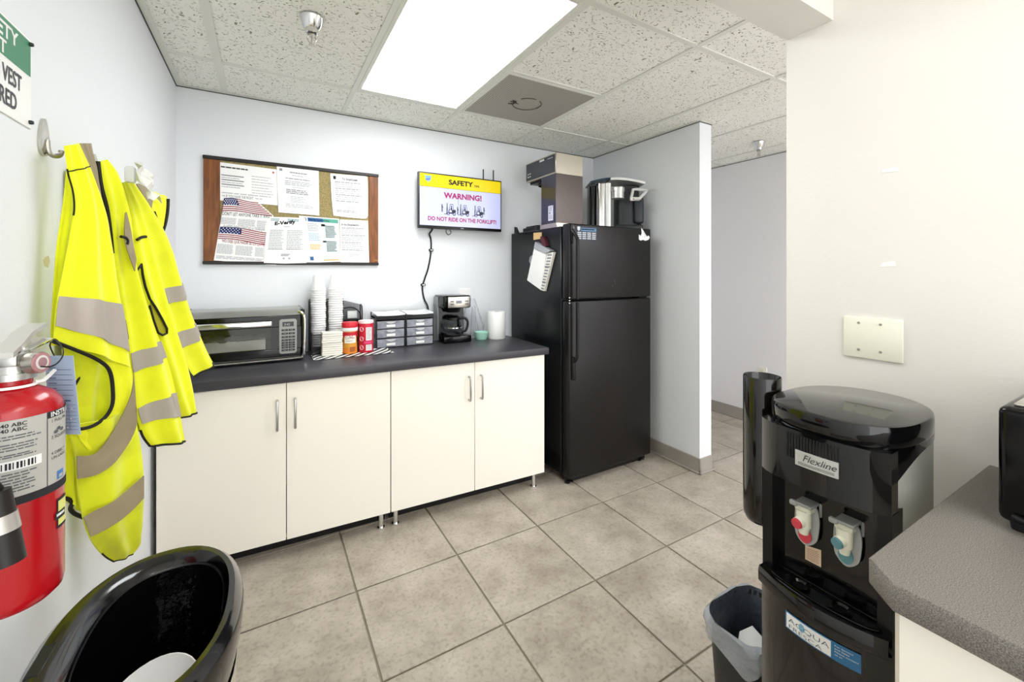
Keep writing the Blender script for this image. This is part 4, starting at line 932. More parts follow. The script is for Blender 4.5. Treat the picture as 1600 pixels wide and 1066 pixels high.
def clearhook():
    t=thing('plastic_hook','clear plastic adhesive hook with frilly tape above the rear vests','hook',(0.0931,-1.3133,1.5878))
    q=B(); random.seed(21)
    c=Vector((0.0861,-1.2861,1.5941))
    rows=[]
    for j in range(6):
        rows.append([c+Vector((.014+.012*math.sin(j*1.9+i)+.006*j,-.035+.022*i+.004*random.random(),.030-.017*j+.012*math.sin(i*2.3+j))) for i in range(7)])
    q.grid(rows,0,False,thick=.0012); q.build('adhesive_strip',mat('clear_strip','f2f2ea',.25,alpha=.85),t)
    q=B(); q.box(c+Vector((-.012,-.008,-.02)),c+Vector((.010,.015,.024)),r=.005,seg=2); q.build('hook_body',mat('clear_plastic','eef0ee',.1,alpha=.6),t)
clearhook()
q=B(); pts=[(0.0008,-1.5432,1.3591),(0.0008,-1.5247,1.3624),(0.0008,-1.5184,1.3514),(0.0008,-1.5278,1.3373),(0.0008,-1.5432,1.3413),(0.0008,-1.5493,1.3521)]; q.prism([(p[1],p[2]) for p in pts],lambda a,c,h:(h,a,c),.001); tag(q.build('tape_scrap',mat('tape_tan','d6cda8',.6)),'small tan tape remnant on the left wall beside the vests','tape')
# ---- safety vests: hanging cloth sheets
def resample(P,n):
    P=crom([Vector(p) for p in P],6); L_=[0]
    for a,c in zip(P,P[1:]): L_.append(L_[-1]+(c-a).length)
    out=[];j=0
    for k in range(n):
        s=L_[-1]*k/(n-1)
        while j<len(L_)-2 and L_[j+1]<s: j+=1
        f=(s-L_[j])/max(1e-9,L_[j+1]-L_[j]); out.append(P[j].lerp(P[j+1],min(1,max(0,f))))
    return out
class Sheet:
    """cloth lofted between two edge curves, with soft vertical folds"""
    def __init__(s,Lp,Rp,amp=.006,waves=2.5,ph=0,m=26,n=18,bulge=.012):
        s.m,s.n=m,n
        s.L=[Vector(p) for p in Lp]; s.R=[Vector(p) for p in Rp]
        if len(s.L)!=len(s.R): s.L=resample(Lp,m); s.R=resample(Rp,m)
        else: s.L=crom(s.L,4); s.R=crom(s.R,4)
        s.m=len(s.L); s.amp,s.w,s.ph,s.b=amp*1.5,waves,ph,bulge
    def at(s,v,u,off=0):
        k=v*(s.m-1); i=min(int(k),s.m-2); f=k-i
        a=s.L[i].lerp(s.L[i+1],f); c=s.R[i].lerp(s.R[i+1],f); p=a.lerp(c,u)
        i2=min(i+1,s.m-1); dv=(s.L[i2].lerp(s.R[i2],u)-s.L[i2-1].lerp(s.R[i2-1],u)); n_=(c-a).cross(dv)
        n_=n_.normalized() if n_.length>1e-9 else Vector((1,0,0))
        if n_.dot(Vector((.4,-1,0)))<0: n_=-n_
        wd=(c-a).length
        d=s.b*math.sin(math.pi*u)*min(1,wd/.12)+s.amp*math.sin(2*math.pi*(s.w*u+.35*math.sin(2.2*v+s.ph)+s.ph))*min(1,wd/.1)*(math.sin(math.pi*min(1,max(0,u)))**.5)
        return p+n_*(d+off)
    def mesh(s,q,mi=0,u0=0,u1=1,v0=0,v1=1,off=0,thick=.003,slant=0,nu=None,nv=None):
        nu=nu or max(4,int(s.n*(u1-u0))); nv=nv or max(3,int(s.m*(v1-v0)))
        rows=[[s.at(min(1,max(0,v0+(v1-v0)*i/nv+slant*(u0+(u1-u0)*j/nu))),u0+(u1-u0)*j/nu,off) for j in range(nu+1)] for i in range(nv+1)]
        # consistent outward side
        a=(rows[1][0]-rows[0][0]).cross(rows[0][-1]-rows[0][0])
        n_=(rows[0][1]-rows[0][0]).cross(rows[1][0]-rows[0][0])
        sg=1 if n_.dot(Vector((.4,-1,0)))>0 else -1
        q.grid(rows,mi,True,thick=thick*sg)
    def edge(s,q,which,v0=0,v1=1,r=.0032,off=0,k=20,u=None):
        if u is None: u=1 if which=='R' else 0
        q.tube([s.at(v0+(v1-v0)*i/k,u,off) for i in range(k+1)],r,6,smooth=False)
    def hem(s,q,v=1,u0=0,u1=1,r=.0032,off=0,k=14): q.tube([s.at(v,u0+(u1-u0)*i/k,off) for i in range(k+1)],r,6,smooth=False)
PIP=mat('black_piping','17150f',.7)
def ribbon(q,A,C,mi=0,off=.003,thick=.0025,n=16):
    A=resample(A,n);C=resample(C,n); d=Vector((.3,-.95,.05))*off
    rows=[[a+d,a.lerp(c,.33)+d*1.1,a.lerp(c,.66)+d*1.1,c+d] for a,c in zip(A,C)]
    n_=(rows[0][1]-rows[0][0]).cross(rows[1][0]-rows[0][0]); sg=1 if n_.dot(Vector((.4,-1,0)))>0 else -1
    q.grid(rows,mi,True,thick=thick*sg)
# vest 1 (nearest): shoulder, big side panel, armhole ring, lower twisted panel
def vest1():
    t=thing('safety_vest','nearest yellow safety vest, twisted with a big black-edged armhole, on the front hook','safety vest',(.03,-1.55,1.6))
    S_=lambda L,R_,**k: Sheet(L,R_,**k)
    back=S_([(0.0329,-1.539,1.5554),(0.0289,-1.5456,1.4731),(0.0231,-1.5558,1.3892),(0.0206,-1.5604,1.3209),(0.0188,-1.5638,1.2532),(0.0176,-1.5661,1.2062),(0.0176,-1.5661,1.1724)],[(0.0385,-1.5301,1.5438),(0.0442,-1.5215,1.4633),(0.0413,-1.5258,1.3915),(0.0385,-1.5301,1.3346),(0.0357,-1.5345,1.2644),(0.0336,-1.5378,1.2017),(0.0336,-1.5378,1.1667)],amp=.003)
    q=B(); back.mesh(q,0); q.build('back_panel',HV,t)
    # hidden rear layer against the wall so the vest has body
    r2=S_([(0.012,-1.4449,1.5726),(0.012,-1.4524,1.4395),(0.012,-1.4815,1.2911),(0.012,-1.4885,1.1322),(0.012,-1.4449,0.9589),(0.024,-1.4167,0.8081),(0.0436,-1.395,0.682)],[(0.0237,-1.3637,1.5912),(0.0481,-1.3403,1.4523),(0.0637,-1.3269,1.2847),(0.0746,-1.3181,1.0953),(0.0858,-1.3096,0.9016),(0.095,-1.3029,0.74),(0.0915,-1.3054,0.6197)],amp=.006)
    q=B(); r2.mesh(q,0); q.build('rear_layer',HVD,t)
    up=S_([(0.0426,-1.5853,1.5925),(0.0445,-1.5819,1.5612),(0.047,-1.5774,1.5327),(0.0517,-1.5695,1.4991),(0.053,-1.5673,1.4611),(0.0497,-1.5729,1.4232),(0.047,-1.5774,1.3888),(0.0432,-1.5842,1.3479),(0.0401,-1.5899,1.3143),(0.0371,-1.5956,1.2813),(0.0347,-1.6003,1.2486),(0.0335,-1.6026,1.216),(0.0324,-1.6049,1.1849)],[(0.0586,-1.5585,1.6072),(0.0651,-1.5488,1.5826),(0.0727,-1.5381,1.5547),(0.0798,-1.5287,1.5228),(0.0855,-1.5215,1.4954),(0.0931,-1.5124,1.4531),(0.0974,-1.5074,1.4093),(0.1018,-1.5024,1.3649),(0.1054,-1.4985,1.3199),(0.11,-1.4937,1.2744),(0.1156,-1.4879,1.2205),(0.1213,-1.4822,1.1582),(0.1261,-1.4775,1.0967)],amp=.005,waves=2,bulge=.014)
    q=B(); up.mesh(q,0); f=q.build('side_panel',HV,t)
    q=B(); up.mesh(q,0,v0=.76,v1=.915,off=.0035,slant=.03,thick=.002); q.build('reflective_stripe',REFL,f)
    q=B(); up.edge(q,'L',.13,.36,r=.0018); q.tube([up.at(.145,u/8,.001) for u in range(9)],.0012,5); q.build('piping',PIP,f)
    col=S_([(0.0534,-1.5469,1.6095),(0.0614,-1.5351,1.5825),(0.0715,-1.5214,1.5493),(0.078,-1.5131,1.5224),(0.0813,-1.509,1.494)],[(0.0656,-1.5109,1.6207),(0.068,-1.5078,1.5985),(0.0712,-1.5036,1.5778),(0.0737,-1.5006,1.5419),(0.0788,-1.4945,1.4959)],amp=.004,bulge=.004)
    q=B(); col.mesh(q,0); q.build('reflective_shoulder',REFLD,t)
    # inner panel seen through the armhole
    inn=S_([(0.0268,-1.5386,1.1674),(0.0268,-1.5386,1.0978),(0.0282,-1.5364,1.0273),(0.0309,-1.532,0.9553)],[(0.0948,-1.4518,1.0937),(0.0967,-1.4499,1.0462),(0.0948,-1.4518,0.9924),(0.0882,-1.4585,0.9336)],amp=.004)
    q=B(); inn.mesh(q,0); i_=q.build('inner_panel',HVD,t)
    q=B(); q.tube([(0.0604,-1.4993,1.1261),(0.0502,-1.5129,1.0993),(0.0413,-1.5258,1.0732)],.0030,6); q.tube([(0.0601,-1.4942,1.1134),(0.0642,-1.489,1.0377),(0.0684,-1.4839,0.9639)],.0010,5); q.build('inner_piping',PIP,i_)
    ring=S_([(0.0324,-1.6049,1.1849),(0.0477,-1.5762,1.1672),(0.0629,-1.552,1.1494),(0.0782,-1.5308,1.1314),(0.0913,-1.5144,1.1109),(0.0974,-1.5074,1.0895),(0.1009,-1.5034,1.0583),(0.1,-1.5044,1.0213),(0.0931,-1.5124,0.998),(0.0798,-1.5287,0.9848),(0.0666,-1.5466,0.9828),(0.053,-1.5673,0.9879)],[(0.0318,-1.6061,1.1903),(0.0503,-1.5718,1.1827),(0.0704,-1.5413,1.164),(0.0931,-1.5124,1.1369),(0.1146,-1.4888,1.1124),(0.1261,-1.4775,1.0967),(0.1291,-1.4747,1.0554),(0.1311,-1.4729,1.0157),(0.1311,-1.4729,0.9768),(0.1281,-1.4756,0.916),(0.0948,-1.5104,0.8963),(0.0688,-1.5434,0.9289)],amp=.003,waves=1,bulge=.006)
    q=B(); ring.mesh(q,0,nv=44); g_=q.build('armhole_panel',HV,t)
    q=B(); q.tube([(0.039,-1.6235,1.187),(0.0533,-1.5957,1.1697),(0.0681,-1.5712,1.1521),(0.083,-1.5498,1.1343),(0.0959,-1.5333,1.114),(0.1018,-1.5262,1.0929),(0.1044,-1.5232,1.0625),(0.1044,-1.5232,1.0257),(0.0976,-1.5312,1.0027),(0.0846,-1.5477,0.9898),(0.0717,-1.5658,0.988),(0.0559,-1.5912,0.9951)],.0038,8); q.build('armhole_piping',PIP,g_)
    low=S_([(0.0435,-1.5752,0.9977),(0.0501,-1.564,0.9626),(0.0535,-1.5585,0.9253),(0.055,-1.5563,0.8893),(0.0564,-1.5541,0.8462),(0.06,-1.5487,0.8035),(0.0636,-1.5433,0.7687),(0.0697,-1.5348,0.7338),(0.0792,-1.5223,0.6978),(0.09,-1.509,0.6675),(0.1006,-1.4971,0.6464)],[(0.131,-1.4667,0.9906),(0.1351,-1.463,0.9496),(0.1402,-1.4585,0.9076),(0.1444,-1.4549,0.8578),(0.1465,-1.4531,0.8087),(0.1465,-1.4531,0.7688),(0.1454,-1.454,0.7297),(0.1444,-1.4549,0.6986),(0.1423,-1.4567,0.6716),(0.1402,-1.4585,0.651),(0.129,-1.4685,0.6384)],amp=.006,waves=1.5,ph=.4,bulge=.012)
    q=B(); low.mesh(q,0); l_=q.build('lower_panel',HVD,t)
    q=B(); ribbon(q,[(0.137,-1.5018,1.0941),(0.136,-1.5027,1.0609),(0.1303,-1.5084,1.0252),(0.1147,-1.5249,0.9802),(0.0977,-1.545,0.9435),(0.0835,-1.5639,0.9277),(0.0649,-1.5922,0.9396)],[(0.1409,-1.498,0.9979),(0.1419,-1.4971,0.9667),(0.136,-1.5027,0.9391),(0.1238,-1.5151,0.9127),(0.1069,-1.5339,0.888),(0.0858,-1.5607,0.8809),(0.0656,-1.5911,0.8903)],n=24); q.build('reflective_stripe',REFLD,l_)
    q=B(); ribbon(q,[(0.0718,-1.5811,0.8023),(0.0858,-1.5607,0.8034),(0.106,-1.5349,0.8026),(0.1284,-1.5103,0.815),(0.1529,-1.487,0.8325)],[(0.0805,-1.5681,0.7513),(0.0936,-1.5502,0.7489),(0.1147,-1.5249,0.7511),(0.1351,-1.5036,0.7616),(0.1529,-1.487,0.778)]); q.build('reflective_stripe',REFLD,l_)
    q=B(); low.hem(q,1,r=.0016); low.edge(q,'L',.85,1,r=.0016); q.build('piping',PIP,l_)
    tail=S_([(0.0255,-1.5409,0.9845),(0.0255,-1.5409,0.9317),(0.0255,-1.5409,0.8831),(0.0262,-1.5398,0.8352)],[(0.0468,-1.5082,0.9699),(0.0483,-1.506,0.9065),(0.0499,-1.5039,0.8398),(0.0514,-1.5018,0.7684)],amp=.004)
    q=B(); tail.mesh(q,0); a_=q.build('front_tail',HV,t)
    q=B(); q.tube([(0.0276,-1.5479,0.8386),(0.0343,-1.5367,0.8302),(0.0392,-1.5291,0.8168),(0.0371,-1.5323,0.8062),(0.042,-1.5247,0.7897),(0.0525,-1.5097,0.7706)],.0042,8); q.build('piping',PIP,a_)
vest1()
def vest2():
    t=thing('safety_vest','second yellow safety vest from the viewer, its rounded black hem over the cabinet corner','safety vest',(.03,-1.3,1.6))
    L=[(0.0436,-1.381,1.6061),(0.0468,-1.3701,1.5471),(0.0531,-1.3509,1.4931),(0.0568,-1.3403,1.4361),(0.0598,-1.3319,1.3694),(0.0637,-1.3214,1.3016),(0.0695,-1.307,1.2321),(0.0755,-1.2927,1.1607),(0.08,-1.2825,1.0884),(0.0846,-1.2725,1.0148),(0.0894,-1.2626,0.9398),(0.0963,-1.2488,0.891),(0.1025,-1.2371,0.853),(0.1143,-1.2159,0.8153)]
    R_=[(0.0531,-1.3509,1.6191),(0.0629,-1.3235,1.5977),(0.0729,-1.2988,1.5448),(0.0809,-1.2805,1.4865),(0.0846,-1.2725,1.4252),(0.0894,-1.2626,1.3631),(0.0973,-1.2468,1.3051),(0.111,-1.2217,1.2297),(0.1245,-1.199,1.1549),(0.14,-1.1749,1.0865),(0.1552,-1.1532,1.0078),(0.1672,-1.1373,0.922),(0.1768,-1.125,0.8415),(0.1838,-1.1164,0.7798)]
    s=Sheet(L,R_,amp=.007,waves=1.5,bulge=.02); q=B(); s.mesh(q,0); f=q.build('front_panel',HV,t)
    q=B(); s.mesh(q,0,v0=.602,v1=.660,off=.003,slant=.055,thick=.002,u0=.03,u1=1); q.build('reflective_stripe',REFL,f)
    q=B(); s.mesh(q,0,v0=.769,v1=.845,off=.003,slant=.055,thick=.002,u0=.03); q.build('reflective_stripe',REFL,f)
    q=B(); ribbon(q,[(0.0749,-1.302,1.1967),(0.0776,-1.2959,1.1697),(0.0802,-1.2898,1.1425)],[(0.0802,-1.2898,1.1952),(0.082,-1.2858,1.1682),(0.0839,-1.2818,1.141)],n=5); q.build('reflective_tab',REFLD,f)
    q=B(); s.edge(q,'L',.0,.30,r=.0050); q.build('piping',PIP,f); q=B(); s.edge(q,'L',.88,1,r=.0034); s.hem(q,1,r=.0036); q.build('piping',PIP,f)
    q=B(); ribbon(q,[(0.0873,-1.3289,1.4865),(0.0916,-1.3187,1.4534),(0.097,-1.3066,1.3971),(0.1008,-1.2986,1.3624)],[(0.0856,-1.333,1.4825),(0.0847,-1.335,1.414),(0.0916,-1.3187,1.3669),(0.0989,-1.3026,1.3289)],n=8); q.build('reflective_patch',REFLD,f)
    q=B(); q.tube([(0.0804,-1.3501,1.4196),(0.0853,-1.3377,1.419),(0.0887,-1.3295,1.4111),(0.0878,-1.3315,1.4007)],.004,6); q.build('pocket_piping',PIP,f)
    r=Sheet([Vector(p)+Vector((-.03,.05,0)) for p in L[1:-1]],[Vector(p)+Vector((-.05,.06,0)) for p in R_[1:-1]],amp=.006,ph=1); q=B(); r.mesh(q,0); q.build('rear_panel',HVD,t)
vest2()
def vest3():
    t=thing('safety_vest','third yellow safety vest from the viewer, with a narrow black-edged armhole slit','safety vest',(.03,-1.1,1.6))
    L=[(0.0554,-1.2557,1.5769),(0.0605,-1.236,1.5175),(0.0676,-1.211,1.4566),(0.0727,-1.1945,1.3927),(0.078,-1.1782,1.3364),(0.0855,-1.1566,1.2785),(0.0956,-1.1301,1.1982),(0.1041,-1.1091,1.1255),(0.1155,-1.0834,1.0493),(0.1251,-1.063,0.9715),(0.1378,-1.038,0.8897),(0.1568,-1.0037,0.8271)]
    R_=[(0.0644,-1.2221,1.5821),(0.078,-1.1782,1.5305),(0.0894,-1.146,1.4734),(0.0998,-1.1196,1.4066),(0.1109,-1.0936,1.3369),(0.1215,-1.0706,1.2748),(0.1326,-1.048,1.2103),(0.1471,-1.0208,1.1321),(0.1625,-0.9941,1.0506),(0.1757,-0.9726,0.9739),(0.1864,-0.9562,0.8941),(0.1942,-0.9445,0.8212)]
    s=Sheet(L,R_,amp=.006,waves=1.5,ph=.7,bulge=.018); q=B(); s.mesh(q,0); f=q.build('front_panel',HV,t)
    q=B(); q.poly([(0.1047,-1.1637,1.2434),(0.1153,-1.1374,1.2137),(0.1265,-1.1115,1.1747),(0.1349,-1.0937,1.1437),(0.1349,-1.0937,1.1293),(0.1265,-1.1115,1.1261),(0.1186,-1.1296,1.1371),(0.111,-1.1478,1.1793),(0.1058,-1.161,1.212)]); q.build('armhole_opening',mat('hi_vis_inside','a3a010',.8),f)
    q=B(); q.tube([(0.0861,-1.2254,1.327),(0.0932,-1.2037,1.3495),(0.095,-1.1982,1.3175),(0.0988,-1.1875,1.2831),(0.1057,-1.1688,1.2456),(0.1162,-1.1425,1.214),(0.1274,-1.1167,1.1752),(0.1357,-1.0988,1.1442),(0.1357,-1.0988,1.1299),(0.1274,-1.1167,1.1267),(0.1195,-1.1347,1.1377),(0.1119,-1.153,1.1797),(0.1057,-1.1688,1.2243),(0.1017,-1.1795,1.2079)],.0033,6,smooth=False); q.tube([(0.0869,-1.2227,1.4195),(0.0932,-1.2037,1.4285),(0.0998,-1.1848,1.432)],.0042,6); q.build('armhole_piping',PIP,f)
    q=B(); s.hem(q,1,r=.0036); q.build('hem_piping',PIP,f)
    r=Sheet([Vector(p)+Vector((-.04,.05,0)) for p in L[1:-1]],[Vector(p)+Vector((-.06,.08,0)) for p in R_[1:-1]],amp=.006,ph=1); q=B(); r.mesh(q,0); q.build('rear_panel',HVD,t)
vest3()
def vest4():
    t=thing('safety_vest','rearmost yellow safety vest, with two grey stripes, hanging in front of the toaster oven','safety vest',(.05,-1.0,1.6))
    L=[(0.0587,-1.2152,1.5864),(0.0637,-1.1857,1.5396),(0.0715,-1.1457,1.4821),(0.0813,-1.1028,1.427),(0.0923,-1.0606,1.368),(0.1026,-1.0261,1.3054),(0.1137,-0.9921,1.2396),(0.1245,-0.9619,1.171),(0.1361,-0.9322,1.0996),(0.1498,-0.8997,1.0223),(0.1644,-0.8677,0.9631),(0.1752,-0.8456,0.9332)]
    R_=[(0.065,-1.1784,1.5976),(0.077,-1.1206,1.5641),(0.0943,-1.0537,1.5137),(0.1103,-1.0022,1.4668),(0.1245,-0.9619,1.4153),(0.1361,-0.9322,1.3491),(0.1484,-0.9029,1.28),(0.1614,-0.8741,1.2081),(0.1752,-0.8456,1.1454),(0.1914,-0.8146,1.0798),(0.2102,-0.781,1.0108),(0.2265,-0.754,0.9611)]
    s=Sheet(L,R_,amp=.006,waves=1.2,ph=.2,bulge=.018); q=B(); s.mesh(q,0); f=q.build('front_panel',HV,t)
    for v in (.506,.715):
        q=B(); s.mesh(q,0,v0=v,v1=v+.07,off=.003,slant=.03,thick=.002,u0=.05); q.build('reflective_stripe',REFL,f)
    q=B(); s.hem(q,1,r=.0045); q.build('hem_piping',PIP,f)
    sh=Sheet([(0.0628,-1.11,1.5981),(0.0703,-1.0779,1.5762),(0.0795,-1.0427,1.5493),(0.0854,-1.0219,1.5358),(0.0917,-1.0012,1.4981)],[(0.0661,-1.0957,1.603),(0.0834,-1.0288,1.5957),(0.0983,-0.9808,1.5898),(0.1124,-0.9404,1.5817),(0.1052,-0.9605,1.47)],amp=.003,bulge=.006)
    q=B(); sh.mesh(q,0); g_=q.build('shoulder',HV,t)
    q=B(); ribbon(q,[(0.0655,-1.1231,1.596),(0.0728,-1.0909,1.5743),(0.0809,-1.0592,1.5492),(0.0867,-1.0383,1.5359)],[(0.0686,-1.1087,1.6009),(0.0763,-1.0768,1.5993),(0.0838,-1.0487,1.5945),(0.0908,-1.0244,1.5887)],n=6); q.build('reflective_stripe',REFLD,g_)
    q=B(); q.tube([(0.1153,-0.9473,1.581),(0.114,-0.9506,1.5381),(0.1104,-0.9607,1.4968),(0.1057,-0.9741,1.4667)],.005,6); q.build('piping',PIP,g_); q=B(); q.tube([(0.0908,-1.0244,1.5253),(0.0939,-1.0141,1.5076),(0.0939,-1.0141,1.4927)],.004,6); q.build('piping',PIP,g_)
    r=Sheet([Vector(p)+Vector((-.05,.05,0)) for p in L[1:-1]],[Vector(p)+Vector((-.07,.10,0)) for p in R_[1:-1]],amp=.006,ph=1); q=B(); r.mesh(q,0); q.build('rear_panel',HVD,t)
vest4()
# ---- fire extinguisher
def extinguisher():
    cx,cy,r=.072,-1.879,.056; t=thing('fire_extinguisher','red fire extinguisher with silver valve on the left wall','fire extinguisher',(cx,cy,.82))
    q=B(); q.lathe([(0,.824),(.046,.824),(.054,.832),(r,.842),(r,1.108),(.054,1.124),(.045,1.138),(.030,1.148),(.022,1.152),(.022,1.168),(0,1.168)],(cx,cy,0),48); q.build('cylinder',RED,t)
    ang=math.atan2(-2.8273-cy,.4084-cx)
    def M_(k): return lambda a,c:(cx+(r+k)*math.cos(ang+a/r),cy+(r+k)*math.sin(ang+a/r),c)
    def patch(q,a0,a1,z0,z1,k,mi,n=16):
        f=M_(k)
        for i in range(n): p=a0+(a1-a0)*i/n; s=a0+(a1-a0)*(i+1)/n; q.poly([f(p,z0),f(s,z0),f(s,z1),f(p,z1)],mi)
    q=B(); patch(q,-.1,.1,1.000,1.113,.0006,0,30); patch(q,-.1,.1,.988,1.000,.0012,1,30); patch(q,.0365,.0375,1.0,1.113,.001,1,2); patch(q,.0375,.10,1.103,1.113,.001,1)
    patch(q,-.04,.030,1.040,1.054,.0009,2)
    for i in range(16):
        a=-.032+i*.0036; patch(q,a,a+(.0022 if i%3 else .0012),1.042,1.0515,.0013,1,1)
    patch(q,.052,.066,1.003,1.016,.001,3,4); patch(q,.055,.063,1.005,1.010,.0014,0,2)
    f=M_(.0013); random.seed(31)
    q.text('INSTRUCTIONS',.0105,lambda a,c:M_(.0014)(.041+a,1.1045+c),2,bold=.02)
    for n_,(s,z) in enumerate((('1 PULL PIN',1.095),('2 SQUEEZE LEVER',1.070),('4 DIRECT',1.045),('UN LADO',1.038))): q.text(s,.0065,lambda a,c:f(.042+a,z+c),1)
    for s,z in (('HI SA40 ABC',1.1035),('HI SA40 ABC',1.096)): q.text(s,.0078,lambda a,c:f(-.030+a*1.02,z+c),1,bold=.015)
    for z in (1.089,1.085,1.077,1.073,1.069,1.062,1.059): strips(q,f,-.035+random.uniform(0,.012),z,.058,1,.01,.0016,4)
    for k in range(7): strips(q,f,-.035,1.034-k*.0043,.062,1,.01,.0018,4)
    for a,z in ((.055,1.083),(.062,1.08),(.05,1.079)): q.poly([f(a+.004*math.cos(k*1.05),z+.003*math.sin(k*1.05)) for k in range(6)],4)
    q.build('label',[mat('ext_label','b9b8b2',.4),INKD,WHITE,mat('ext_blue','3f7cc0',.5),mat('ext_ink','5f6064',.8)],t)
    q=B(); patch(q,.052,.078,.925,.972,.0008,0,6); patch(q,.054,.076,.930,.968,.0012,1,6); patch(q,.048,.070,.940,.952,.0016,0,4); strips(q,M_(.002),.05,.945,.02,1,.01,.004,2); q.build('badge_sticker',[INKD,mat('badge_yellow','dfe07a',.5),WHITE],t)
    AL=ALU; z=1.168
    q=B(); q.cyl((cx,cy,z-.004),(cx,cy,z+.006),.026,n=24); q.lathe([(.020,0),(.018,.012),(.016,.028),(0,.028)],(cx,cy,z+.006),20); q.box((cx-.012,cy-.02,z+.016),(cx+.012,cy+.022,z+.042),r=.004,seg=2); v=q.build('valve_body',AL,t)
    # levers reaching along +y (to the right)
    q=B(); P=[(cy-.03,z+.040),(cy+.0,z+.050),(cy+.03,z+.064),(cy+.082,z+.073),(cy+.084,z+.067),(cy+.03,z+.056),(cy+.004,z+.040),(cy-.03,z+.032)]
    q.prism(P,lambda a,c,h:(cx-.012+h,a,c),.024); q.build('squeeze_lever',mat('lever_silver','d8d6d0',.3,.7),t)
    q=B(); P=[(cy+.01,z+.022),(cy+.035,z+.030),(cy+.078,z+.044),(cy+.082,z+.049),(cy+.034,z+.042),(cy+.012,z+.035)]
    q.prism(P,lambda a,c,h:(cx-.010+h,a,c),.020); q.build('carry_handle',mat('lever_silver2','cfcdc6',.35,.6),t)
    q=B(); q.tube([(cx+.014,cy+.012,z+.036),(cx+.022,cy+.035,z+.042),(cx+.024,cy+.066,z+.046),(cx+.004,cy+.078,z+.044),(cx-.006,cy+.055,z+.040),(cx+.01,cy+.03,z+.036)],.0017,6); q.build('pin_ring',CHROME,t)
    g0=Vector((cx+.010,cy-.002,z+.018)); gd=Vector((.83,-.30,.05)).normalized()
    q=B(); q.cyl(g0,g0+gd*.012,.008,n=12); q.cyl(g0+gd*.012,g0+gd*.026,.0165,n=26); q.build('gauge_case',STEEL,t)
    q=B(); q.cyl(g0+gd*.026,g0+gd*.028,.0155,n=26,mi=0); q.cyl(g0+gd*.028,g0+gd*.0285,.011,n=26,mi=1); q.cyl(g0+gd*.0285,g0+gd*.029,.0075,n=20,mi=2); q.build('gauge_face',[mat('gauge_rose','b98a8c',.15,coat=.8),mat('gauge_pale','e3dcdc',.2,coat=.8),mat('gauge_ring','a88486',.2,coat=.8)],t)
    q=B(); q.tube([(cx+.024,cy+.0,z-.012),(cx+.03,cy+.012,z-.013),(cx+.034,cy+.04,z-.003)],.003,6); q.lathe([(.0265,-.004),(.0275,-.004),(.0275,.0),(.0265,.0)],(cx,cy,z-.012),24); q.build('seal_strap',WHITE,t)
    # hose to nozzle on the near side
    q=B(); a=Vector((cx-.03,cy-.045,z-.01)); e0=Vector((0.1006,-2.0003,1.0381)); q.tube([a,a+Vector((-.02,-.05,.0)),a+Vector((-.035,-.09,-.06)),a+Vector((-.03,-.10,-.14)),e0+Vector((-.03,-.02,.06)),e0],.008,10); q.build('hose',BLK,t)
    n0=e0; n1=Vector((0.1123,-2.0071,0.9433))
    q=B(); q.cyl(n0,n1,.0135,.0185,n=22); q.build('nozzle',mat('nozzle_black','1b1716',.45),t)
    m0=n0.lerp(n1,.33); m1=n0.lerp(n1,.56); q=B(); q.cyl(m0,m1,.0162,.0176,n=22); q.build('nozzle_band',mat('band_silver','bdb9b4',.35,.5),t)
    q=B(); q.box((0,cy-.02,.95),(cx-r+.004,cy+.02,1.2),r=.002,seg=1); q.build('wall_bracket',STEEL,t)
extinguisher()
def etag():
    t=thing('inspection_tag','pale blue inspection tag hanging from the fire extinguisher','tag',(0.1069,-1.8246,1.139))
    L=[(0.0863,-1.8126,1.1865),(0.1274,-1.8366,1.1865),(0.1386,-1.8431,1.0536),(0.0929,-1.8164,1.0536)]
    a,c,d,e=[Vector(p) for p in L]; n_=(c-a).cross(e-a).normalized(); n_=n_ if n_.y<0 else -n_
    q=B(); v=[p for p in (a,c,d,e)]+[p-n_*.0006 for p in (a,c,d,e)]; q.add(v,[(0,1,2,3),(7,6,5,4),(0,4,5,1),(1,5,6,2),(2,6,7,3),(3,7,4,0)])
    def g(u,v_): return tuple((a*(1-u)+c*u)*v_+(e*(1-u)+d*u)*(1-v_)+n_*.0007)
    random.seed(44)
    for k in range(6): rect(q,g,.08,.82-k*.065,.92,.826-k*.065,1); strips(q,g,.08,.84-k*.065,.3,1,.1,.012,1)
    strips(q,g,.25,.42,.55,1,.1,.02,1,0)
    for k in range(8): rect(q,g,.06,.06+k*.045,.95,.064+k*.045,1)
    for u in (.3,.5,.7): rect(q,g,u,.06,u+.008,.38,1)
    for u,v_ in ((.8,.33),(.75,.2),(.62,.09),(.2,.78)): q.poly([g(u+.03*math.cos(k*math.pi/4),v_+.012*math.sin(k*math.pi/4)) for k in range(8)],2)
    q.build('card',[mat('tag_blue','aabfd8',.7),mat('tag_ink','5d6f8f',.8),WHITE],t)
    q=B(); q.tube([(0.0835,-1.8746,1.1915),(0.1048,-1.8928,1.1827),(0.1214,-1.8967,1.1815),(0.1252,-1.8757,1.1894),(0.1187,-1.8488,1.2011),(0.1013,-1.8213,1.2146),(0.0934,-1.8156,1.2036),(0.1027,-1.821,1.1798)],.0011,6); q.build('string',BLK,t)
etag()
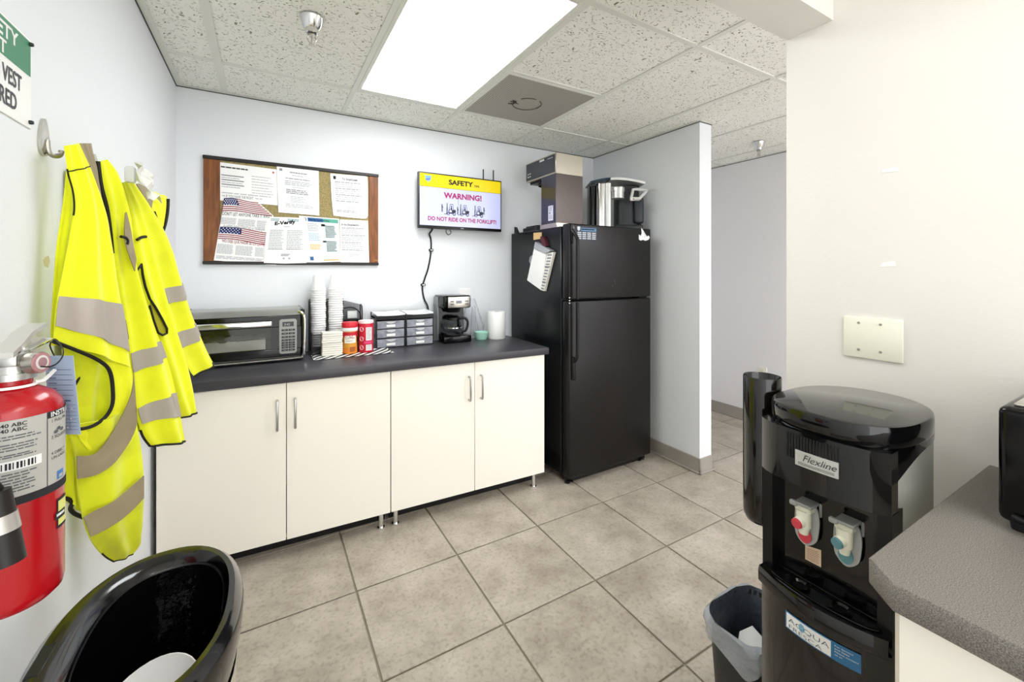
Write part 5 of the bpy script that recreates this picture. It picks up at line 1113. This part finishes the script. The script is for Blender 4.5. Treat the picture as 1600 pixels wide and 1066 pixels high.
# ---- big bin with open oval top
def bigbin():
    cx,cy=.222,-1.835; t=thing('trash_can','large beige trash can with glossy black open-top lid under the vests','trash can',(cx,cy,0))
    N=56
    def ring(hx,hy,z,ex=2.2,dx=0,dy=0):
        out=[]
        for k in range(N):
            a=2*math.pi*k/N; c,s=math.cos(a),math.sin(a); out.append((cx+dx+hx*math.copysign(abs(c)**(2/ex),c),cy+dy+hy*math.copysign(abs(s)**(2/ex),s),z))
        return out
    def loft(rings,q,mi=0):
        n=N; v=[p for r_ in rings for p in r_]; f=[(j*n+i,j*n+(i+1)%n,(j+1)*n+(i+1)%n,(j+1)*n+i) for j in range(len(rings)-1) for i in range(n)]; q.add(v,f,mi,True)
    q=B(); loft([ring(.115,.18,.0),ring(.119,.185,.01),ring(.138,.215,.585)],q); q.add(ring(.115,.18,0),[tuple(range(N))]); q.build('can_body',mat('bin_beige','c9c2b2',.5),t)
    q=B(); loft([ring(.128,.205,.565),ring(.138,.218,.60),ring(.147,.228,.645),ring(.149,.229,.675),ring(.145,.225,.694),ring(.134,.213,.705),ring(.118,.196,.704,2.3,.006),ring(.106,.180,.694,2.5,.012,.0),ring(.098,.170,.676,2.6,.016)],q); 
    lid=q.build('open_lid',mat('lid_gloss_black','0c0c0e',.16,coat=.5,bump=.05,bscale=300),t)
    q=B(); q.box((cx-.135,cy-.06,.7005),(cx-.115,cy+.01,.7055),r=.002,seg=1); q.build('latch_recess',BLK,lid)
    q=B(); random.seed(17); rings=[]
    for j,(hx,hy,z) in enumerate(((.097,.168,.685),(.098,.170,.65),(.100,.170,.60),(.097,.165,.53),(.092,.158,.46),(.085,.15,.40))):
        R2=ring(hx,hy,z,2.5,.015); out=[]
        for k,p in enumerate(R2):
            d=Vector((p[0]-cx,p[1]-cy,0)); s=1-abs(noise.noise(Vector((k*.55,j*.8,3))))*.16*(j>0); out.append((cx+d.x*s,cy+d.y*s,z+noise.noise(Vector((k*.4,j,7)))*.012*(j>0)))
        rings.append(out)
    loft(rings,q); q.add(rings[-1],[tuple(range(N))]); q.build('bin_liner',mat('liner_black','08080a',.14,bump=.6,bscale=45,bdist=.006),t)
    q=B(); loft([ring(.0985,.1705,.683,2.5,.015),ring(.1000,.172,.687,2.5,.015),ring(.1000,.172,.676,2.5,.015)],q); q.build('liner_hoop',mat('hoop_grey','2a2a2c',.3),t)
bigbin()
def crumple(name,c,s,m,label,cat,seed,flat=.6):
    bm=bmesh.new(); bmesh.ops.create_icosphere(bm,subdivisions=3,radius=1)
    for v in bm.verts:
        n_=noise.noise(v.co*1.7+Vector((seed,0,0)))*.45+noise.noise(v.co*4+Vector((0,seed,0)))*.2
        v.co*=1+n_; v.co.z*=flat
    q=B(); q.addbm(bm,0,False,Matrix.Translation(c)@Matrix.Scale(s,4)); o=q.build(name,m); tag(o,label,cat); return o
crumple('crumpled_paper',Vector((.205,-1.86,.50)),.06,PAPER,'crumpled white paper inside the large trash can','paper',3,.4)
q=B(); q.lathe([(0,0),(.055,0),(.075,.014),(.078,.016),(.076,.018),(.054,.003),(0,.003)],(0,0,0),32); o=q.build('paper_plate',FOAM); o.location=(.235,-1.885,.57); o.rotation_euler=(.35,-.25,0); tag(o,'white foam plate lying in the large trash can','plate')
crumple('food_wrapper',Vector((.255,-1.80,.525)),.035,mat('wrapper','3a3430',.5),'dark crumpled wrapper beside the plate in the large trash can','wrapper',9,.5)
# ================================================================ RIGHT SIDE
# blank double wall plate
t=thing('blank_wall_plate','cream blank double wall plate with four screws on the right wall','wall plate',(1.797,-2.338,1.15))
q=B(); q.box((1.791,-2.402,1.096),(1.797,-2.275,1.206),r=.004,seg=2); q.build('plate',mat('plate_cream','f2f0df',.35),t)
for yy in (-2.310,-2.357):
    for zz in (1.118,1.190):
        q=B(); q.lathe([(0,-.0018),(.003,-.0015),(.0034,0)],(1.791,yy,zz),12,ax='x'); q.build('screw',mat('screw_grey','a8a69c',.4,.5),t)
for k,(pp,lb) in enumerate((([(1.7965,-2.3596,1.5938),(1.7965,-2.3918,1.5952),(1.7965,-2.3918,1.5822),(1.7965,-2.3582,1.5857)],'upper peeled white tape scrap on the right wall'),([(1.7965,-2.3596,1.3522),(1.7965,-2.3842,1.355),(1.7965,-2.3867,1.342),(1.7965,-2.3542,1.3406)],'lower peeled white tape scrap above the blank wall plate'))):
    q=B(); q.prism([(p[1],p[2]) for p in pp],lambda a,c,h:(1.7968-h,a,c),.001); tag(q.build('tape_scrap',mat('tape_white','fbfaf4',.5)),lb,'tape')
# counter
t=thing('counter_cabinet','cream base cabinet under the grey speckled worktop at right','cabinet',(1.5,-3.0,0))
q=B(); q.box((1.20,-4.15,.09),(1.795,-2.575,.862)); q.box((1.26,-4.15,0),(1.795,-2.60,.09)); q.build('side_panel',mat('panel_cream','e9e3d3',.45),t)
for k in range(3):
    q=B(); y=-2.585-k*.52; q.box((1.182,y-.51,.10),(1.20,y,.855),r=.001,seg=1); d=q.build('door',CREAM,t)
q=B(); x0,x1,ya,yb=1.152,1.796,-4.15,-2.547
poly=[(x0,ya),(x1,ya),(x1,yb),(x0+.038,yb),(x0,yb-.040)]
bm=bmesh.new(); vs=[bm.verts.new((a,c,.862)) for a,c in poly]; f_=bm.faces.new(vs); r_=bmesh.ops.extrude_face_region(bm,geom=[f_]); bmesh.ops.translate(bm,verts=[v for v in r_['geom'] if isinstance(v,bmesh.types.BMVert)],vec=(0,0,.038)); bmesh.ops.recalc_face_normals(bm,faces=bm.faces); bmesh.ops.bevel(bm,geom=[e for e in bm.edges],offset=.002,segments=1,affect='EDGES')
q.addbm(bm); tag(q.build('grey_worktop',TOPG),'grey speckled worktop with clipped corner at the lower right','worktop')
# black appliance at the right edge
t=thing('countertop_appliance','black appliance with rounded edges and grey top on the speckled worktop','appliance',(1.62,-2.80,.9))
q=B(); q.box((1.468,-3.02,.914),(1.770,-2.622,1.105),r=.012,seg=3); q.build('housing',BLKG,t)
q=B(); q.box((1.485,-3.005,1.104),(1.755,-2.637,1.111),r=.003,seg=1); q.build('top_plate',mat('appliance_top','a8a49a',.35,.3),t)
q=B(); q.tube([(1.467,-2.64,.928),(1.462,-2.70,.924),(1.462,-2.98,.924)],.005,8); q.build('front_trim',mat('trim_dark','2e2f31',.2,.8),t)
for a in (1.49,1.74):
    for c in (-2.645,-2.99):
        q=B(); q.cyl((a,c,.9005),(a,c,.916),.011,.013,n=12); q.build('foot',DARK,t)
q=B(); q.tube([(1.56,-2.67,1.113),(1.562,-2.68,1.135),(1.565,-2.71,1.147),(1.568,-2.76,1.149),(1.57,-2.80,1.14),(1.572,-2.81,1.113)],.007,8); tag(q.build('top_handle',DARK,t),'dark curved handle')
# ---- water dispenser
def dispenser():
    t=thing('water_dispenser','black and silver floor-standing water dispenser against the right wall','water dispenser',(1.57,-2.38,0))
    cx,cy=1.572,-2.377
    def outline(hx,hy,ex=2.9,exb=2.2,n=64,dx=0):
        o=[]
        for k in range(n):
            a=2*math.pi*k/n; c,s=math.cos(a),math.sin(a); e=ex if c<0 else exb
            o.append((cx+dx+hx*math.copysign(abs(c)**(2/e),c),cy+hy*math.copysign(abs(s)**(2/e),s)))
        return o
    DB=mat('dispenser_gloss_black','08080a',.07,coat=.4); DS=mat('dispenser_silver','b9bab2',.38,.35,bump=.15,bscale=350,bdist=.0006)
    q=B(); n=64; rs=[(.162,.130,.984),(.165,.133,.990),(.165,.133,1.020),(.163,.131,1.026),(.158,.126,1.0285)]
    v=[];f=[]
    for hx,hy,z in rs: v+=[(a,c,z) for a,c in outline(hx,hy)]
    for j in range(len(rs)-1):
        for i in range(n): f.append((j*n+i,j*n+(i+1)%n,(j+1)*n+(i+1)%n,(j+1)*n+i))
    q.add(v,f,0,True); q.add(v[-n:],[tuple(range(n))],0,False); q.add(v[:n],[tuple(range(n))[::-1]],0,False); q.build('top_lid',DB,t)
    q=B(); n=64; zs=[0,.3,.6,.80,.90]+[.915+.006*k for k in range(12)]; ol=[(max(a,1.457),c) for a,c in outline(.160,.1290,2.9,2.4)]
    v=[(a,c,z) for z in zs for a,c in ol]; fs,fb=[],[]
    for k in range(len(zs)-1):
        for i in range(n):
            fc=(k*n+i,k*n+(i+1)%n,(k+1)*n+(i+1)%n,(k+1)*n+i); xm=(ol[i][0]+ol[(i+1)%n][0])/2; zm=(zs[k]+zs[k+1])/2; u=max(0,(xm-1.452)/.25)
            (fs if xm>1.4575 else fb).append(fc)
    q.add(v,fs,0,True); q.build('silver_side_panel',DS,t); q=B(); q.add(v,fb,0,True); q.build('rear_housing',DB,t)
    for sg_ in (-1,1):
        side=sorted([p for p in outline(.161,.1302,2.9,2.4) if (p[1]-cy)*sg_>0 and p[0]>1.44])
        q=B(); q.grid([[(a,c,.986) for a,c in side],[(a,c,.974-.075*max(0,1-(a-1.452)/.24)**5) for a,c in side]],0,True,thick=.0008); q.build('lid_skirt',DB,t)
    # curved black front : function giving x at y
    def fx(y,b=.022): u=(y-cy)/.125; return 1.418-b*(1-u*u)+.0
    ys_=[cy-.1205+.241*i/16 for i in range(17)]
    def shell(z0,z1,b0,b1,back=1.4575,name='front',m=DB):
        q=B(); nz=6; rows=[]
        for j in range(nz+1):
            k=j/nz; z=z0+(z1-z0)*k; b_=b0+(b1-b0)*k; r_=[(back,ys_[0],z)]+[(fx(y,b_)+.012*(abs((y-cy)/.122)**8),y,z) for y in ys_]+[(back,ys_[-1],z)]; rows.append(r_)
        q.grid(rows,0,True); n_=len(rows[0]); q.poly(rows[0][::-1]); q.poly(rows[-1]); return q.build(name,m,t)
    hd=shell(.866,.984,.018,.018,name='upper_front')
    lw=shell(.02,.60,.026,.030,name='lower_door')
    # grille ribs
    q=B()
    for k in range(17):
        y=cy+.052-k*.0060; q.box((fx(y,.018)-.0018,y-.0014,.922),(fx(y,.018)+.003,y+.0014,.975))
    q.build('grille_rib',DARK,hd)
    # name plate
    q=B(); yA,yB_=cy+.056,cy-.050
    pl=[(1.399,-2.344,0.9429),(1.399,-2.4233,0.9462),(1.399,-2.4222,0.9124),(1.399,-2.344,0.9124)]
    ym=[p[1] for p in pl]; zt=(pl[0][2]+pl[1][2])/2; zb=(pl[2][2]+pl[3][2])/2; y0_,y1_=max(ym),min(ym)
    rows=[[(fx(y0_+(y1_-y0_)*i/8,.018)-.004,y0_+(y1_-y0_)*i/8,z) for i in range(9)] for z in (zb,zt)]
    q.grid(rows,0,True,thick=.003); np_=q.build('name_plate',mat('plate_silver','cfcfcb',.3,.4),hd)
    q=B(); W_=y0_-y1_; q.text('Flexline',.020,lambda a,c:(fx(y0_-.010-a*1.05,.018)-.0052 if False else fx(y0_-W_*.18-a*1.0,.018)-.0052,y0_-W_*.18-a*1.0,zb+(zt-zb)*.42+c),0,shear=.35,bold=-.005)
    for z in (zb+.005,zb+.008): q.tube([(fx(y0_-W_*u,.018)-.0048,y0_-W_*u,z) for u in (.08,.3,.5,.7,.92)],.0004,4)
    q.build('plate_lettering',INKD,np_)
    # alcove
    q=B(); q.box((1.430,cy-.1205,.60),(1.480,cy-.098,.868)); q.build('alcove_cheek',mat('alcove_black','0a0a0b',.25),t); q=B(); q.box((1.430,cy+.098,.60),(1.480,cy+.1205,.868)); q.build('alcove_cheek',mat('alcove_black','0a0a0b',.25),t)
    # shelf / drip tray
    q=B(); ys2=ys_
    rows=[]
    for x_,z in ((1.457,.634),('f',.636),('f2',.628),('f2',.604),('f',.600)):
        rows.append([((x_ if not isinstance(x_,str) else fx(y,.032)-(.004 if x_=='f2' else 0)),y,z) for y in ys2])
    q.grid(rows,0,True); dt=q.build('drip_tray',DB,t)
    q=B()
    for yy in (cy+.038,cy-.040):
        q.lathe([(.017,.0),(.019,.004),(.016,.005),(.012,.001),(0,.001)],(1.425,yy,.6365),26)
    q.tube([(1.450,cy+.100,.638),(1.425,cy+.100,.638),(1.410,cy+.07,.638),(1.402,cy+.0,.638),(1.410,cy-.07,.638),(1.425,cy-.100,.638),(1.450,cy-.10,.638)],.0018,6); q.tube([(1.452,cy+.100,.638),(1.452,cy-.10,.638)],.0018,6); q.build('cup_ring',BLKG,dt)
    # sticker
    st=[(1.388,-2.3274,0.587),(1.388,-2.4603,0.5911),(1.388,-2.4593,0.5523),(1.388,-2.3274,0.5521)]
    y0s,y1s=max(p[1] for p in st),min(p[1] for p in st); zt=(st[0][2]+st[1][2])/2; zb=(st[2][2]+st[3][2])/2; W_=y0s-y1s; hh=zt-zb
    def sg(off): return lambda u,v:(fx(y0s-W_*u,.030)-off,y0s-W_*u,zb+hh*v)
    q=B()
    def rp(u0,u1,v0,v1,off,mi):
        g=sg(off); n=8
        for i in range(n): a=u0+(u1-u0)*i/n; c=u0+(u1-u0)*(i+1)/n; q.poly([g(a,v0),g(c,v0),g(c,v1),g(a,v1)],mi)
    rp(0,1,0,1,.0015,0); rp(.02,.655,.07,.93,.0019,1)
    g=sg(.0024)
    q.text('ACQUA',.5,lambda a,c:g(.05+a*.33,.47+c*.75),2,bold=-.01); q.text('FRESCA',.5,lambda a,c:g(.05+a*.29,.12+c*.62),2,bold=-.01)
    q.poly([g(.26+.045*math.cos(k*math.pi/6),.62+.24*math.sin(k*math.pi/6)) for k in range(12)],3)
    random.seed(52)
    for i,s in enumerate(('For Service','and Sales','Please contact','us at')): q.text(s,.12,lambda a,c:g(.70+a*.40,.78-i*.155+c*.95),1)
    q.build('brand_sticker',[mat('sticker_azure','2e6f9f',.35),WHITE,mat('sticker_ink2','35485a',.5),mat('drop_blue','7fb0c8',.4)],lw)
    q=B(); st=[(1.456,-2.3361,0.7137),(1.456,-2.3678,0.7202),(1.456,-2.3678,0.6825),(1.456,-2.3361,0.6821)]; q.poly([(1.4562,p[1],p[2]) for p in st],0)
    g=lerp4([(p[1],0,p[2]) for p in st],lambda a,c:(1.4556,a,c)); strips(q,g,.1,.8,.8,7,.11,.04,1,.1); q.build('caution_label',[mat('label_peach','e3c9ae',.6),mat('label_rust','b08a70',.7)],t)
    # taps
    def tap(y,z,color,name):
        q=B(); 
        tong=[(.0,.036),(.018,.030),(.024,.010),(.024,-.020),(.019,-.044),(.0,-.058),(-.019,-.044),(-.024,-.020),(-.024,.010),(-.018,.030)]
        P=crom([Vector((a,c,0)) for a,c in tong+[tong[0]]],4)[:-1]
        q.prism([(p.x,p.y) for p in P],lambda a,c,h:(1.452-h-.006*(c<0)*abs(c)/.06,y+a,z+c),.004); tp=q.build('tap_paddle',mat('paddle_grey','b4b6b2',.3,alpha=.92),t); tag(tp,name+' tap paddle')
        q=B(); q.prism([(.013*math.cos(k*math.pi/8),-.036+.016*math.sin(k*math.pi/8)) for k in range(16)],lambda a,c,h:(1.4455-h-.004,y+a,z+c),.003); q.build('colour_spot',color,tp)
        q=B(); q.cyl((1.436,y,z-.030),(1.436,y,z-.014),.0085,.0115,n=18); q.cyl((1.436,y,z-.014),(1.436,y,z+.022),.0135,.0145,n=20); q.box((1.428,y-.016,z+.018),(1.470,y+.016,z+.034),r=.003,seg=1); q.cyl((1.436,y,z),(1.418,y+.004,z-.004),.0115,.0115,n=18); q.build('valve',mat('valve_cream','ecebd8',.35),tp)
        q=B(); q.cyl((1.418,y+.004,z-.004),(1.412,y+.0055,z-.005),.011,.0105,n=18); q.build('button',color,tp)
        q=B(); q.box((1.420,y-.022,z+.034),(1.474,y+.014,z+.041),r=.002,seg=1); q.box((1.418,y+.006,z+.030),(1.428,y+.022,z+.041),r=.002,seg=1); q.box((1.455,y-.026,z+.01),(1.472,y-.020,z+.040),r=.002,seg=1); q.build('lever',mat('lever_grey','9c9e9a',.35),tp)
    tap(-2.343,.780,mat('tap_red','d0404e',.4),'hot water red')
    tap(-2.419,.779,mat('tap_blue','5f8f96',.4),'cold water blue')
dispenser()
t=thing('cup_tube','tall glossy black cylindrical cup tube beside the water dispenser','cup dispenser',(1.543,-2.192,.667))
q=B(); q.lathe([(.0,.667),(.026,.668),(.038,.675),(.0440,.690),(.0445,.70),(.0445,1.051),(.0435,1.053),(.0420,1.051),(.0420,.70),(0,.69)],(1.543,-2.192,0),40); q.build('tube',mat('tube_gloss','0d0b08',.12,coat=.4),t)
q=B(); q.box((1.535,-2.255,.80),(1.555,-2.235,.95),r=.002,seg=1); q.build('mounting_bracket',BLK,t)
# ---- small bin with liner
def smallbin():
    cx,cy=1.612,-2.128; t=thing('waste_basket','small black waste basket with crumpled grey plastic liner beside the water dispenser','waste basket',(cx,cy,0))
    N=64
    def ring(hx,hy,z,ex=3.6):
        o=[]
        for k in range(N):
            a=2*math.pi*k/N; c,s=math.cos(a),math.sin(a); o.append((cx+hx*math.copysign(abs(c)**(2/ex),c),cy+hy*math.copysign(abs(s)**(2/ex),s),z))
        return o
    def loft(rings,q,mi=0,cap=False):
        v=[p for r_ in rings for p in r_]; q.add(v,[(j*N+i,j*N+(i+1)%N,(j+1)*N+(i+1)%N,(j+1)*N+i) for j in range(len(rings)-1) for i in range(N)],mi,True)
    q=B(); loft([ring(.088,.066,0),ring(.09,.068,.006),ring(.113,.087,.33),ring(.116,.090,.335),ring(.116,.090,.342),ring(.111,.085,.342),ring(.107,.082,.33)],q); q.add(ring(.088,.066,0),[tuple(range(N))]); q.build('basket_body',mat('basket_black','18181a',.45),t)
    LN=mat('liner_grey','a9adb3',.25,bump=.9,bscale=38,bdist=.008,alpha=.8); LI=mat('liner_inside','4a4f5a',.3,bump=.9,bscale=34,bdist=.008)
    def jit(R_,j,amp,zr=0):
        o=[]
        for k,p in enumerate(R_):
            n_=noise.noise(Vector((math.cos(2*math.pi*k/N)*2.2,math.sin(2*math.pi*k/N)*2.2,j*.7)))+.5*noise.noise(Vector((k*.9,j*1.3,2))); d=Vector((p[0]-cx,p[1]-cy,0)).normalized()*amp*n_
            o.append((p[0]+d.x,p[1]+d.y,p[2]+zr*noise.noise(Vector((math.cos(2*math.pi*k/N)*1.8,math.sin(2*math.pi*k/N)*1.8,5+j)))))
        return o
    q=B(); loft([jit(ring(.114,.088,.349),0,.003,.014),jit(ring(.123,.097,.346),1,.005,.014),jit(ring(.124,.098,.325),2,.009,.012),jit(ring(.122,.096,.300),3,.010,.02),jit(ring(.120,.094,.278),4,.009,.045)],q); q.build('liner_cuff',LN,t)
    q=B(); loft([jit(ring(.114,.088,.349),0,.003,.014),jit(ring(.105,.080,.33),1,.005),jit(ring(.100,.075,.26),2,.010),jit(ring(.094,.070,.18),3,.012),jit(ring(.085,.062,.11),4,.010)],q); rg=ring(.085,.062,.11); q.add(rg,[tuple(range(N))]); q.build('liner_interior',LI,t)
smallbin()
q=B(); random.seed(61)

for f_ in range(1):
    pts=[(-.05,-.03,.0),(.0,-.045,.012),(.05,-.02,.03),(.045,.03,.05),(.0,.042,.045),(-.045,.025,.02)]
q.add([(1.62+a,-2.125+c,.205+z*1.3) for a,c,z in pts]+[(1.62,-2.12,.262),(1.62,-2.12,.19)],[(i,(i+1)%6,6) for i in range(6)]+[((i+1)%6,i,7) for i in range(6)]); tag(q.build('paper_napkin',PAPER),'folded white napkin inside the small waste basket','napkin')
